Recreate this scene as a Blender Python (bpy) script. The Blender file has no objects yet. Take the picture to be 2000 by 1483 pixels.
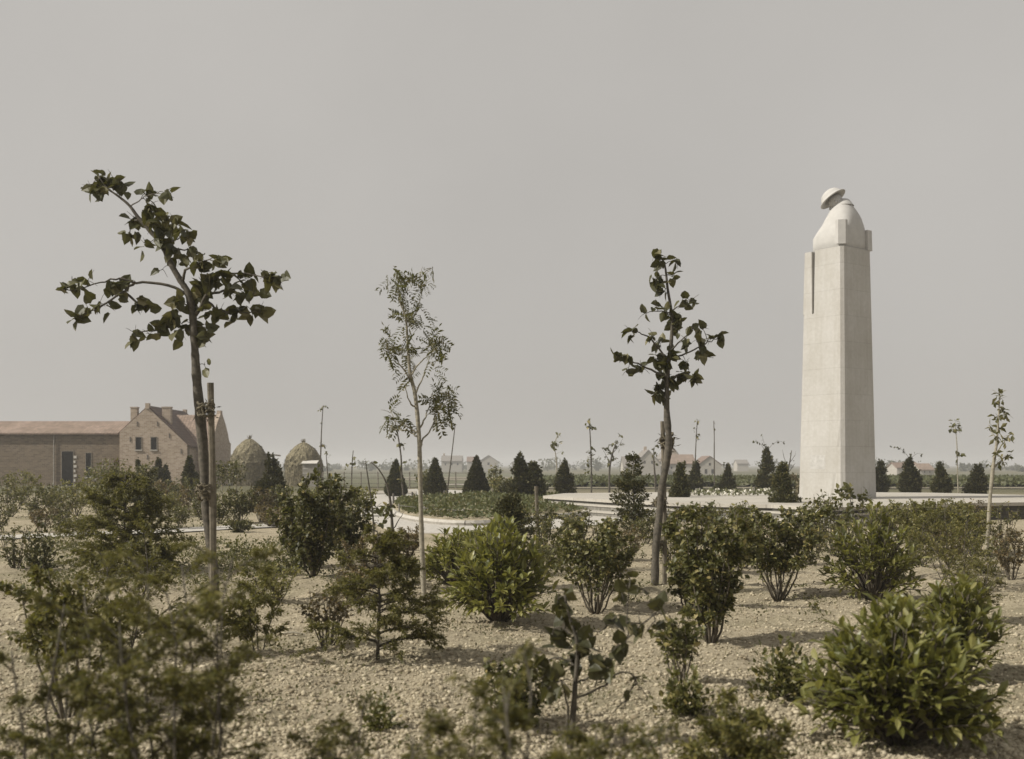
import bpy, math, random
import numpy as np

# ------------------------------------------------------------------ camera, light
S = bpy.context.scene
COL = S.collection
F, HY, CX, EYE = 2200.0, 908.0, 1000.0, 1.75        # focal length and horizon measured on the photograph (2000 px wide)

cam = bpy.data.cameras.new("camera")
cam.sensor_width = 36.0
cam.lens = 36.0 * F / 2000.0
cam.shift_y = (HY - 741.5) / 2000.0
cam.clip_start, cam.clip_end = 0.1, 12000
cam.dof.use_dof = True
cam.dof.focus_distance = 21.0
cam.dof.aperture_fstop = 2.3
cam_o = bpy.data.objects.new("camera", cam)
cam_o.location = (0, 0, EYE)
cam_o.rotation_euler = (math.radians(90), 0, 0)
COL.objects.link(cam_o)
S.camera = cam_o

SUN_AZ, SUN_EL = math.radians(196), math.radians(39)   # direction towards the sun, from +x counter-clockwise
w = bpy.data.worlds.new("World")
S.world = w
w.use_nodes = True
nt = w.node_tree
nt.nodes.clear()
sky = nt.nodes.new("ShaderNodeTexSky")
sky.sky_type = 'NISHITA'
sky.sun_disc = False
sky.sun_elevation = SUN_EL
sky.sun_rotation = math.radians(90) - SUN_AZ
sky.dust_density = 4.0
hsv = nt.nodes.new("ShaderNodeHueSaturation")
hsv.inputs['Saturation'].default_value = 0.25
mixs = nt.nodes.new("ShaderNodeMix")
mixs.data_type = 'RGBA'
mixs.inputs[0].default_value = 0.85
mixs.inputs[7].default_value = (5.35, 5.1, 4.75, 1)
bg = nt.nodes.new("ShaderNodeBackground")
bg.inputs['Strength'].default_value = 0.1
wo = nt.nodes.new("ShaderNodeOutputWorld")
nt.links.new(sky.outputs[0], hsv.inputs['Color'])
nt.links.new(hsv.outputs[0], mixs.inputs[6])
tcw = nt.nodes.new("ShaderNodeTexCoord")
cn_ = nt.nodes.new("ShaderNodeTexNoise")
cn_.inputs['Scale'].default_value = 2.2
cn_.inputs['Detail'].default_value = 5
mrw = nt.nodes.new("ShaderNodeMapRange")
mrw.inputs[1].default_value, mrw.inputs[2].default_value = .3, .7
mrw.inputs[3].default_value, mrw.inputs[4].default_value = .93, 1.05
mulw = nt.nodes.new("ShaderNodeMix")
mulw.data_type = 'RGBA'
mulw.blend_type = 'MULTIPLY'
mulw.inputs[0].default_value = 1
nt.links.new(tcw.outputs['Generated'], cn_.inputs['Vector'])
nt.links.new(cn_.outputs['Fac'], mrw.inputs[0])
nt.links.new(mixs.outputs[2], mulw.inputs[6])
nt.links.new(mrw.outputs[0], mulw.inputs[7])
nt.links.new(mulw.outputs[2], bg.inputs['Color'])
nt.links.new(bg.outputs[0], wo.inputs['Surface'])

sun = bpy.data.lights.new("sun", 'SUN')
sun.energy = 5.0
sun.angle = math.radians(0.5)
sun.color = (1.0, 0.945, 0.845)
sun_o = bpy.data.objects.new("sun", sun)
from mathutils import Vector
sd = Vector((math.cos(SUN_AZ) * math.cos(SUN_EL), math.sin(SUN_AZ) * math.cos(SUN_EL), math.sin(SUN_EL)))
sun_o.rotation_euler = sd.to_track_quat('Z', 'Y').to_euler()
sun_o.location = (-30, 0, 40)
COL.objects.link(sun_o)

S.view_settings.view_transform = 'Standard'
S.view_settings.look = 'None'
S.view_settings.exposure = 0.0
S.view_settings.gamma = 1.0
S.render.engine = 'CYCLES'
S.cycles.max_bounces = 6
S.cycles.transparent_max_bounces = 4
S.cycles.volume_bounces = 1
S.cycles.use_denoising = True

# ------------------------------------------------------------------ helpers
R = np.random.default_rng(11)


def nrm(a):
    return a / np.maximum(np.linalg.norm(a, axis=-1, keepdims=True), 1e-9)


class MB:
    """collects vertices and faces; build() links them as ONE mesh object"""

    def __init__(self):
        self.v, self.f, self.n = [], [], 0

    def add(self, verts, faces):
        verts = np.asarray(verts, float).reshape(-1, 3)
        self.v.append(verts)
        for fa in faces:
            fa = np.asarray(fa, int)
            if fa.ndim == 1:
                fa = fa[None]
            self.f.append(fa + self.n)
        self.n += len(verts)

    def leaves(self, tm, pos, d, up, size, wid=1.0):
        if len(pos) == 0:
            return
        T, fs = tm
        d = nrm(d)
        s = nrm(np.cross(up, d))
        n = np.cross(d, s)
        size = np.broadcast_to(np.asarray(size, float), (len(pos),))
        wid = np.broadcast_to(np.asarray(wid, float), (len(pos),))
        V = pos[:, None] + size[:, None, None] * (T[None, :, 0, None] * d[:, None]
            + T[None, :, 1, None] * wid[:, None, None] * s[:, None] + T[None, :, 2, None] * n[:, None])
        N, k = len(pos), len(T)
        base = np.arange(N)[:, None, None] * k
        self.add(V.reshape(-1, 3), [(np.asarray(fa)[None] + base).reshape(-1, np.asarray(fa).shape[1]) for fa in fs])

    def tube(self, pts, rad, sides=6, cap=True):
        pts = np.asarray(pts, float)
        K = len(pts)
        rad = np.broadcast_to(np.asarray(rad, float), (K,))
        t = nrm(np.gradient(pts, axis=0))
        ref = np.array([0.31, 0.87, 0.17]) if abs(t[:, 2]).mean() > .6 else np.array([0.02, 0.05, 1.0])
        a = nrm(np.cross(t, ref))
        b = np.cross(t, a)
        an = np.arange(sides) * 2 * math.pi / sides
        V = pts[:, None] + rad[:, None, None] * (np.cos(an)[None, :, None] * a[:, None] + np.sin(an)[None, :, None] * b[:, None])
        i = np.arange(K - 1)[:, None] * sides
        j = np.arange(sides)[None]
        j2 = (j + 1) % sides
        q = np.stack([i + j, i + j2, i + sides + j2, i + sides + j], -1).reshape(-1, 4)
        fs = [q]
        if cap:
            fs += [np.arange(sides)[::-1], np.arange(sides) + (K - 1) * sides]
        self.add(V.reshape(-1, 3), fs)

    def box(self, x0, x1, y0, y1, z0, z1):
        v = [(x0, y0, z0), (x1, y0, z0), (x1, y1, z0), (x0, y1, z0), (x0, y0, z1), (x1, y0, z1), (x1, y1, z1), (x0, y1, z1)]
        self.hexa(v)

    def hexa(self, v):
        self.add(v, [[(3, 2, 1, 0), (4, 5, 6, 7), (0, 1, 5, 4), (1, 2, 6, 5), (2, 3, 7, 6), (3, 0, 4, 7)]])

    def prism(self, poly, z0, z1):
        n = len(poly)
        poly = np.asarray(poly, float)
        area = np.sum(poly[:, 0] * np.roll(poly[:, 1], -1) - np.roll(poly[:, 0], -1) * poly[:, 1])
        if area < 0:
            poly = poly[::-1]
        V = np.vstack([np.c_[poly, np.full(n, z0)], np.c_[poly, np.full(n, z1)]])
        i = np.arange(n)
        j = (i + 1) % n
        self.add(V, [np.stack([i, j, j + n, i + n], -1), i[::-1], i + n])

    def loft(self, rings, cap=True):
        rings = np.asarray(rings, float)
        K, n = rings.shape[:2]
        i = np.arange(K - 1)[:, None] * n
        j = np.arange(n)[None]
        j2 = (j + 1) % n
        q = np.stack([i + j, i + j2, i + n + j2, i + n + j], -1).reshape(-1, 4)
        fs = [q]
        if cap:
            fs += [np.arange(n)[::-1], np.arange(n) + (K - 1) * n]
        self.add(rings.reshape(-1, 3), fs)

    def build(self, name, mat, parent=None, smooth=False, origin=None):
        me = bpy.data.meshes.new(name)
        V = np.vstack(self.v) if self.v else np.zeros((0, 3))
        if origin is not None:
            V = V - np.asarray(origin, float)
        me.vertices.add(len(V))
        me.vertices.foreach_set('co', V.ravel().astype(np.float32))
        cnt = np.concatenate([np.full(len(f), f.shape[1]) for f in self.f])
        idx = np.concatenate([f.ravel() for f in self.f])
        me.loops.add(len(idx))
        me.loops.foreach_set('vertex_index', idx.astype(np.int32))
        me.polygons.add(len(cnt))
        st = np.concatenate([[0], np.cumsum(cnt)[:-1]])
        me.polygons.foreach_set('loop_start', st.astype(np.int32))
        me.polygons.foreach_set('use_smooth', np.full(len(cnt), smooth, bool))
        me.update(calc_edges=True)
        me.validate()
        if mat is not None:
            me.materials.append(mat)
        o = bpy.data.objects.new(name, me)
        COL.objects.link(o)
        if parent is not None:
            o.parent = parent
        elif origin is not None:
            o.location = tuple(origin)
        return o


def tag(o, label=None, cat=None, group=None, kind=None):
    if label: o['label'] = label
    if cat: o['category'] = cat
    if group: o['group'] = group
    if kind: o['kind'] = kind
    return o


def thing(name, loc, label, cat, group=None, rz=0.0):
    o = bpy.data.objects.new(name, None)
    o.empty_display_size = 0.2
    o.location = tuple(float(c) for c in loc)
    o.rotation_euler = (0, 0, rz)
    COL.objects.link(o)
    return tag(o, label, cat, group)


def vnoise(x, y, s, seed=0):
    x = np.asarray(x, float) / s
    y = np.asarray(y, float) / s
    xi, yi = np.floor(x).astype(np.int64), np.floor(y).astype(np.int64)
    fx, fy = x - xi, y - yi
    fx, fy = fx * fx * (3 - 2 * fx), fy * fy * (3 - 2 * fy)

    def h(a, b):
        n = (a * 374761393 + b * 668265263 + seed * 1442695041) & 0x7fffffff
        n = ((n ^ (n >> 13)) * 1274126177) & 0x7fffffff
        n = (n ^ (n >> 16)) & 0xffff
        return n / 65535.0 * 2 - 1
    return (h(xi, yi) * (1 - fx) + h(xi + 1, yi) * fx) * (1 - fy) + (h(xi, yi + 1) * (1 - fx) + h(xi + 1, yi + 1) * fx) * fy


def gz(x, y):
    x, y = np.asarray(x, float), np.asarray(y, float)
    t = np.clip((y - 60) / 240, 0, 1)
    z = -1.0 * t * t * (3 - 2 * t)
    near = 1 - 0.9 * np.clip((y - 17) / 10, 0, 1)
    z = z + near * (0.045 * vnoise(x, y, 1.1, 1) + 0.03 * vnoise(x, y, 0.33, 2) + 0.022 * vnoise(x, y, 0.13, 3))
    return z


def ground(px, py):
    Y = EYE * F / max(py - HY, 1)
    for _ in range(30):
        x = (px - CX) / F * Y
        t = min(max((Y - 60) / 240, 0), 1)
        Y = (EYE + t * t * (3 - 2 * t)) * F / (py - HY)
    x = (px - CX) / F * Y
    return x, Y, float(gz(x, Y))


def P(px, py, Y):
    return np.array([(px - CX) / F * Y, Y, EYE - (py - HY) / F * Y])


# ------------------------------------------------------------------ materials
def mat(name):
    m = bpy.data.materials.new(name)
    m.use_nodes = True
    n = m.node_tree
    return m, n, n.nodes['Principled BSDF'], n.nodes['Material Output']


def ramp(n, fac, stops):
    r = n.nodes.new('ShaderNodeValToRGB')
    e = r.color_ramp.elements
    while len(e) < len(stops):
        e.new(0.5)
    for el, (p, c) in zip(e, stops):
        el.position = p
        el.color = (*c, 1)
    n.links.new(fac, r.inputs[0])
    return r.outputs[0]


def noise(n, scale, detail=4, vec=None, rough=0.6):
    t = n.nodes.new('ShaderNodeTexNoise')
    t.inputs['Scale'].default_value = scale
    t.inputs['Detail'].default_value = detail
    t.inputs['Roughness'].default_value = rough
    if vec is not None:
        n.links.new(vec, t.inputs['Vector'])
    return t.outputs['Fac']


def objco(n):
    return n.nodes.new('ShaderNodeTexCoord').outputs['Object']


def bump(n, bsdf, h, strength, dist=0.02):
    b = n.nodes.new('ShaderNodeBump')
    b.inputs['Strength'].default_value = strength
    b.inputs['Distance'].default_value = dist
    n.links.new(h, b.inputs['Height'])
    n.links.new(b.outputs[0], bsdf.inputs['Normal'])


def mixc(n, a, b, fac, mode='MIX'):
    m = n.nodes.new('ShaderNodeMix')
    m.data_type = 'RGBA'
    m.blend_type = mode
    for sock, val in ((m.inputs[0], fac), (m.inputs[6], a), (m.inputs[7], b)):
        if hasattr(val, 'is_output'):
            n.links.new(val, sock)
        elif isinstance(val, tuple):
            sock.default_value = (*val, 1)
        else:
            sock.default_value = val
    return m.outputs[2]


def rough_mat(name, stops, scale=6, detail=5, rough=0.85, bs=0.3, bd=0.02, bscale=None):
    m, n, b, o = mat(name)
    co = objco(n)
    f = noise(n, scale, detail, co)
    n.links.new(ramp(n, f, stops), b.inputs['Base Color'])
    b.inputs['Roughness'].default_value = rough
    bump(n, b, noise(n, bscale or scale * 4, 5, co), bs, bd)
    return m


def leaf_mat(name, stops, rough=0.5, trans=0.3, tcol=(0.16, 0.17, 0.03), spec=0.4):
    m, n, b, o = mat(name)
    g = n.nodes.new('ShaderNodeNewGeometry')
    c = ramp(n, g.outputs['Random Per Island'], stops)
    oi = n.nodes.new('ShaderNodeObjectInfo')
    h = n.nodes.new('ShaderNodeHueSaturation')
    mr = n.nodes.new('ShaderNodeMapRange')
    mr.inputs[3].default_value, mr.inputs[4].default_value = 0.75, 1.25
    n.links.new(oi.outputs['Random'], mr.inputs[0])
    n.links.new(mr.outputs[0], h.inputs['Value'])
    n.links.new(c, h.inputs['Color'])
    n.links.new(h.outputs[0], b.inputs['Base Color'])
    b.inputs['Roughness'].default_value = rough
    b.inputs['Specular IOR Level'].default_value = spec
    t = n.nodes.new('ShaderNodeBsdfTranslucent')
    t.inputs['Color'].default_value = (*tcol, 1)
    mx = n.nodes.new('ShaderNodeMixShader')
    mx.inputs[0].default_value = trans
    n.links.new(b.outputs[0], mx.inputs[1])
    n.links.new(t.outputs[0], mx.inputs[2])
    n.links.new(mx.outputs[0], o.inputs['Surface'])
    return m


M = {}
M['linden'] = leaf_mat('linden_leaf', [(0, (0.032, 0.033, 0.012)), (.5, (0.057, 0.057, 0.020)), (.85, (0.093, 0.086, 0.034)), (1, (0.172, 0.152, 0.075))], .5, .2, (0.144, 0.138, 0.031))
M['rowan'] = leaf_mat('rowan_leaf', [(0, (0.065, 0.063, 0.025)), (.6, (0.100, 0.092, 0.037)), (1, (0.201, 0.168, 0.075))], .5, .3)
M['conifer'] = leaf_mat('conifer_foliage', [(0, (0.030, 0.034, 0.011)), (.6, (0.056, 0.057, 0.019)), (1, (0.129, 0.114, 0.040))], .6, .12, (0.112, 0.109, 0.025), .3)
M['laurel'] = leaf_mat('laurel_leaf', [(0, (.055, .062, .015)), (.5, (.13, .137, .034)), (.85, (.23, .225, .075)), (1, (.3, .28, .11))], .42, .28, (.33, .32, .06), .5)
M['shrub'] = leaf_mat('shrub_leaf', [(0, (0.044, 0.047, 0.015)), (.6, (0.093, 0.091, 0.027)), (.88, (0.175, 0.157, 0.055)), (1, (0.352, 0.283, 0.112))], .5, .22)
M['reddish'] = leaf_mat('bronze_leaf', [(0, (0.046, 0.040, 0.019)), (.6, (0.098, 0.079, 0.036)), (1, (0.215, 0.149, 0.072))], .5, .24, (0.230, 0.179, 0.050))
M['light'] = leaf_mat('pale_green_leaf', [(0, (0.060, 0.063, 0.020)), (.6, (0.122, 0.120, 0.037)), (1, (0.287, 0.248, 0.106))], .48, .3, (0.316, 0.304, 0.062))
M['feather'] = leaf_mat('feathery_foliage', [(0, (0.043, 0.047, 0.013)), (.5, (0.090, 0.086, 0.025)), (1, (0.188, 0.162, 0.053))], .6, .25, (0.273, 0.262, 0.053), .3)
M['bark'] = rough_mat('young_bark', [(.3, (.035, .03, .022)), (.7, (.12, .105, .08))], 18, 5, .85, .5, .01)
M['bark_pale'] = rough_mat('pale_bark', [(.3, (.16, .145, .11)), (.7, (.34, .31, .24))], 22, 5, .85, .4, .01)
M['twig'] = rough_mat('twig_bark', [(.3, (.06, .05, .035)), (.7, (.13, .11, .08))], 30, 3)
M['stake'] = rough_mat('stake_wood', [(.3, (.07, .06, .042)), (.7, (.17, .145, .105))], 12, 5, .85, .5, .01)
M['straw_tie'] = rough_mat('straw_tie', [(.3, (.07, .06, .04)), (.7, (.2, .17, .11))], 40, 4, .9, .8, .02)

# soil
m, n, b, o = mat('garden_soil')
co = objco(n)
f1 = noise(n, 0.35, 4, co)
f2 = noise(n, 26, 6, co, .7)
f3 = noise(n, 3.0, 5, co)
soil = ramp(n, f2, [(.28, (.2, .165, .11)), (.5, (.405, .35, .25)), (.72, (.57, .505, .375))])
soil = mixc(n, soil, (.21, .195, .115), ramp(n, f1, [(.5, (0, 0, 0)), (.68, (.6, .6, .6))]))
soil = mixc(n, soil, (.72, .72, .72), ramp(n, f3, [(.4, (.75, .75, .75)), (.62, (0, 0, 0))]), 'MULTIPLY')
sep = n.nodes.new('ShaderNodeSeparateXYZ')
n.links.new(co, sep.inputs[0])
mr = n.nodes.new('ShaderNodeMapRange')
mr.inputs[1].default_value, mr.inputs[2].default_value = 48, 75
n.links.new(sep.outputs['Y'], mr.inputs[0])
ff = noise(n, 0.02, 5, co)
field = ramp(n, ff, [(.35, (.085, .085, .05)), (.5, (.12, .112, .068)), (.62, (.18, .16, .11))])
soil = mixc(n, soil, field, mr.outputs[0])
n.links.new(soil, b.inputs['Base Color'])
b.inputs['Roughness'].default_value = 1
b.inputs['Specular IOR Level'].default_value = .1
bump(n, b, noise(n, 32, 6, co, .75), 1.0, .03)
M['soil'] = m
M['clod'] = leaf_mat('soil_clod', [(0, (.265, .22, .15)), (.5, (.43, .375, .268)), (1, (.57, .505, .375))], .95, 0.0, (.2, .2, .2), .1)
M['gravel'] = rough_mat('white_gravel', [(.3, (.34, .32, .285)), (.7, (.5, .475, .43))], 9, 6, .95, .5, .02, 40)
M['kerb'] = rough_mat('kerb_stone', [(.3, (.33, .31, .275)), (.7, (.46, .435, .39))], 9, 5, .9)
M['weed'] = leaf_mat('weed_leaf', [(0, (.06, .062, .025)), (.6, (.1, .095, .045)), (1, (.2, .17, .09))], .6, .25)
M['bed'] = leaf_mat('bed_plants', [(0, (.045, .055, .02)), (.6, (.075, .085, .03)), (.9, (.12, .115, .05)), (1, (.2, .16, .09))], .6, .2)
M['crop'] = leaf_mat('crop_leaf', [(0, (.06, .07, .028)), (1, (.11, .115, .05))], .7, .2)
M['farwood'] = leaf_mat('far_tree_leaf', [(0, (.05, .055, .03)), (1, (.09, .09, .05))], .7, .2)


def stone_mat(name, c0, c1, joint, w_, h_):
    m, n, b, o = mat(name)
    co = objco(n)
    sp = n.nodes.new('ShaderNodeSeparateXYZ')
    n.links.new(co, sp.inputs[0])
    ad = n.nodes.new('ShaderNodeMath')
    n.links.new(sp.outputs['X'], ad.inputs[0])
    n.links.new(sp.outputs['Y'], ad.inputs[1])
    cb = n.nodes.new('ShaderNodeCombineXYZ')
    n.links.new(ad.outputs[0], cb.inputs[0])
    n.links.new(sp.outputs['Z'], cb.inputs[1])
    br = n.nodes.new('ShaderNodeTexBrick')
    br.inputs['Scale'].default_value = 1
    br.inputs['Brick Width'].default_value = w_
    br.inputs['Row Height'].default_value = h_
    br.inputs['Mortar Size'].default_value = min(.012, h_ * .12)
    br.inputs['Mortar Smooth'].default_value = .3
    br.inputs['Color1'].default_value = (*c0, 1)
    br.inputs['Color2'].default_value = (*c1, 1)
    br.inputs['Mortar'].default_value = (*joint, 1)
    n.links.new(cb.outputs[0], br.inputs['Vector'])
    c = mixc(n, br.outputs['Color'], (.8, .78, .74), ramp(n, noise(n, .8, 6, co), [(.35, (.55, .55, .55)), (.65, (0, 0, 0))]), 'MULTIPLY')
    c = mixc(n, c, (.75, .73, .7), ramp(n, noise(n, 9, 5, co), [(.4, (.3, .3, .3)), (.65, (0, 0, 0))]), 'MULTIPLY')
    mp = n.nodes.new('ShaderNodeMapping')
    mp.inputs['Scale'].default_value = (3.2, 3.2, .22)
    n.links.new(co, mp.inputs[0])
    c = mixc(n, c, (.88, .87, .84), ramp(n, noise(n, 2.0, 6, mp.outputs[0], .7), [(.38, (.55, .55, .55)), (.58, (0, 0, 0))]), 'MULTIPLY')
    n.links.new(c, b.inputs['Base Color'])
    b.inputs['Roughness'].default_value = .85
    b.inputs['Specular IOR Level'].default_value = .2
    bump(n, b, noise(n, 14, 6, co), .25, .02)
    return m


M['granite'] = stone_mat('pale_granite', (.47, .46, .44), (.45, .44, .42), (.4, .39, .37), 1.0, .92)
M['granite_plain'] = rough_mat('pale_granite_carved', [(.3, (.4, .39, .372)), (.7, (.46, .45, .43))], 5, 5, .85, .25)
M['inscription'] = rough_mat('worn_inscription', [(.35, (.35, .34, .32)), (.65, (.45, .44, .42))], 8, 4, .9, .4)
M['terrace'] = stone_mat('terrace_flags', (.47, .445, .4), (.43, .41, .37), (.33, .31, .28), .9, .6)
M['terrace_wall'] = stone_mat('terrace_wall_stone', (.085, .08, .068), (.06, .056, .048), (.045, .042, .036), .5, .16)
M['riser'] = rough_mat('rubble_riser_shaded', [(.3, (.09, .085, .073)), (.7, (.25, .235, .205))], 7, 6, .95, .8, .03)  # rough rubble; shade on the step faces is put into its dark colour
M['brick_new'] = stone_mat('buff_brick', (.46, .375, .3), (.31, .24, .185), (.48, .43, .37), .34, .13)
M['brick_old'] = stone_mat('dark_brick', (.22, .175, .128), (.14, .11, .08), (.24, .205, .16), .36, .14)
M['plaster'] = rough_mat('pale_plaster', [(.3, (.33, .305, .27)), (.7, (.42, .395, .35))], 2, 4)
M['dark'] = rough_mat('opening_shade', [(.3, (.008, .008, .007)), (.7, (.016, .014, .012))], 2, 3, .7)  # near-black colour replaces the shade of recessed doors and windows
M['dark'].node_tree.nodes['Principled BSDF'].inputs['Specular IOR Level'].default_value = .05
M['white'] = rough_mat('white_paint', [(.3, (.46, .44, .4)), (.7, (.56, .535, .49))], 6, 3)
M['iron'] = rough_mat('weathered_wire', [(.3, (.07, .065, .06)), (.7, (.14, .125, .11))], 10, 3, .7)
M['post'] = rough_mat('fence_post', [(.3, (.12, .105, .085)), (.7, (.24, .21, .17))], 14, 4)


def tile_mat(name, c0, c1):
    m, n, b, o = mat(name)
    co = objco(n)
    sp = n.nodes.new('ShaderNodeSeparateXYZ')
    n.links.new(co, sp.inputs[0])
    cb = n.nodes.new('ShaderNodeCombineXYZ')
    n.links.new(sp.outputs['X'], cb.inputs[0])
    a = n.nodes.new('ShaderNodeMath')
    a.operation = 'MULTIPLY'
    a.inputs[1].default_value = .55
    n.links.new(sp.outputs['Y'], a.inputs[0])
    a2 = n.nodes.new('ShaderNodeMath')
    n.links.new(a.outputs[0], a2.inputs[0])
    n.links.new(sp.outputs['Z'], a2.inputs[1])
    n.links.new(a2.outputs[0], cb.inputs[1])
    br = n.nodes.new('ShaderNodeTexBrick')
    br.offset = 0.0
    br.inputs['Scale'].default_value = 1
    br.inputs['Brick Width'].default_value = .26
    br.inputs['Row Height'].default_value = .28
    br.inputs['Mortar Size'].default_value = .035
    br.inputs['Mortar Smooth'].default_value = .6
    br.inputs['Color1'].default_value = (*c0, 1)
    br.inputs['Color2'].default_value = (*c1, 1)
    br.inputs['Mortar'].default_value = (*[q * .5 for q in c0], 1)
    n.links.new(cb.outputs[0], br.inputs['Vector'])
    c = mixc(n, br.outputs['Color'], (.6, .58, .52), ramp(n, noise(n, .7, 5, co), [(.4, (.6, .6, .6)), (.65, (0, 0, 0))]), 'MULTIPLY')
    n.links.new(c, b.inputs['Base Color'])
    b.inputs['Roughness'].default_value = .8
    bump(n, b, br.outputs['Fac'], -.8, .05)
    return m


M['tile'] = tile_mat('orange_pantiles', (.345, .255, .2), (.22, .16, .125))
M['tile_dark'] = tile_mat('brown_pantiles', (.13, .08, .06), (.1, .064, .05))
M['tile_far'] = tile_mat('far_roof_tiles', (.25, .17, .13), (.2, .14, .11))
M['slate'] = rough_mat('grey_slate', [(.3, (.16, .145, .13)), (.7, (.23, .21, .19))], 3, 3)
M['thatch'] = rough_mat('hay_thatch', [(.25, (.09, .078, .046)), (.5, (.19, .165, .102)), (.75, (.32, .28, .185))], 5, 7, 1, 1.0, .08, 14)
M['boards'] = rough_mat('grey_boards', [(.3, (.2, .185, .16)), (.7, (.3, .28, .245))], 5, 4)
M['flower'] = leaf_mat('white_flowers', [(0, (.06, .07, .03)), (.62, (.1, .1, .04)), (.72, (.5, .48, .42)), (1, (.7, .67, .6))], .7, .1)
M['wreath'] = leaf_mat('wreath_leaf', [(0, (.06, .06, .03)), (.6, (.2, .17, .1)), (1, (.5, .45, .36))], .7, .1)

# ------------------------------------------------------------------ the setting: ground, paths, fields
ys = [-40, -12, -3, 0.0]
y = 1.2
while y < 2400:
    ys.append(y)
    y *= 1.0115
ys = np.array(ys)
cols = np.linspace(-1, 1, 421)
cols = cols * (0.45 + 0.55 * np.abs(cols) ** 2)
XX = cols[None] * (np.abs(ys) * 1.3 + 9)[:, None]
YY = np.repeat(ys[:, None], len(cols), 1)
g = MB()
nc = len(cols)
i = np.arange(len(ys) - 1)[:, None] * nc
j = np.arange(nc - 1)[None]
g.add(np.stack([XX, YY, gz(XX, YY)], -1).reshape(-1, 3), [np.stack([i + j, i + j + 1, i + nc + j + 1, i + nc + j], -1).reshape(-1, 4)])
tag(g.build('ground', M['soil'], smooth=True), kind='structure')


def gpts(pts):
    return np.array([ground(a, b)[:2] for a, b in pts])


def smooth_poly(pts, k=6, closed=True):
    pts = np.asarray(pts, float)
    out = []
    n = len(pts)
    for a in range(n if closed else n - 1):
        p0, p1, p2, p3 = (pts[(a + q) % n] if closed else pts[min(max(a + q, 0), n - 1)] for q in (-1, 0, 1, 2))
        for t in np.arange(k) / k:
            out.append(.5 * (2 * p1 + (p2 - p0) * t + (2 * p0 - 5 * p1 + 4 * p2 - p3) * t * t + (3 * p1 - p0 - 3 * p2 + p3) * t ** 3))
    if not closed:
        out.append(pts[-1])
    return np.array(out)


def strip(pts, width, z):
    c = smooth_poly(pts, 8, False)
    t = nrm(np.gradient(c, axis=0))
    nn = np.c_[-t[:, 1], t[:, 0]]
    wv = width * (1 + .12 * vnoise(c[:, 0], c[:, 1], 1.5, 5))
    a, b = c + nn * wv[:, None] / 2, c - nn * wv[:, None] / 2
    mb = MB()
    k = len(c)
    ii = np.arange(k - 1)
    mb.add(np.vstack([np.c_[a, np.full(k, z)], np.c_[b, np.full(k, z)]]), [np.stack([ii + k, ii + k + 1, ii + 1, ii], -1)])
    return mb


tag(strip(gpts([(-120, 1056), (60, 1049), (200, 1043), (320, 1039), (440, 1032), (560, 1026), (650, 1014), (730, 1006)]), 1.5, .028).build('side_path', M['gravel']), kind='structure')
pth = smooth_poly(gpts([(700, 984), (735, 962), (800, 957), (880, 958), (985, 964), (1080, 966), (1180, 984), (1240, 1006), (1180, 1024), (1080, 1034), (960, 1041), (850, 1043), (775, 1039), (735, 1024), (708, 1004)]), 6)
g = MB()
g.prism(pth, -.05, .024)
tag(g.build('gravel_path', M['gravel']), kind='structure')
bedp = smooth_poly(gpts([(765, 990), (800, 981), (880, 977), (985, 971), (1070, 972), (1140, 986), (1172, 1003), (1060, 1017), (960, 1027), (860, 1026), (780, 1012)]), 6)
bc = bedp.mean(0)
g = MB()
n_ = len(bedp)
rings = []
for s_, z_ in ((1.0, .02), (1.0, .12), (.985, .14), (.9, .2), (.6, .3), (.3, .34), (.02, .35)):
    rings.append(np.c_[bc + (bedp - bc) * s_, np.full(n_, z_)])
g.loft(rings, cap=False)
tag(g.build('planting_bed', M['soil']), kind='structure')
g = MB()
kb = np.c_[bedp, np.full(n_, .09)]
for s_ in range(0, n_, 3):
    seg = kb[[(s_ + q) % n_ for q in range(4)]]
    g.tube(seg, .09, 6)
kerb = g.build('bed_kerb', M['kerb'])
tag(kerb, 'low pale stone kerb curving round the planting bed', 'kerb')

# far fields as sheets just over the ground
def field(name, x0, x1, y0, y1, m, lift=.05, bumpy=0.0, kx=60, ky=24):
    xs, yy = np.linspace(0, 1, kx), np.linspace(y0, y1, ky)
    X = np.stack([(x0 + (x1 - x0) * xs) * q for q in yy])
    Yv = np.repeat(yy[:, None], kx, 1)
    Z = gz(X, Yv) + lift + bumpy * (vnoise(X, Yv, 1.3, 9) * .5 + .5)
    mb = MB()
    i = np.arange(ky - 1)[:, None] * kx
    j = np.arange(kx - 1)[None]
    mb.add(np.stack([X, Yv, Z], -1).reshape(-1, 3), [np.stack([i + j, i + j + 1, i + kx + j + 1, i + kx + j], -1).reshape(-1, 4)])
    return tag(mb.build(name, m), kind='structure')


M['pasture'] = rough_mat('pasture_grass', [(.3, (.075, .078, .038)), (.7, (.125, .12, .065))], .4, 6, 1, .6, .1, 3)
M['stubble'] = rough_mat('stubble_field', [(.3, (.15, .132, .09)), (.7, (.22, .195, .14))], .2, 6, 1, .6, .1, 3)
M['lane'] = rough_mat('pale_lane', [(.3, (.27, .245, .2)), (.7, (.36, .33, .28))], .6, 5, 1)
field('pasture', -.17, .0, 88, 200, M['pasture'])
field('field', .0, .62, 82, 88, M['stubble'], .06)
field('crop_field', .02, .6, 89, 140, M['pasture'], .1, .5, 400, 40)
field('field', -.1, .6, 142, 230, M['stubble'], .08)
field('field', -.6, .6, 236, 340, M['pasture'], .05)
field('lane', -.07, -.03, 97, 103, M['lane'], .09)
field('lane', -.16, -.085, 66, 74, M['lane'], .06)

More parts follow.
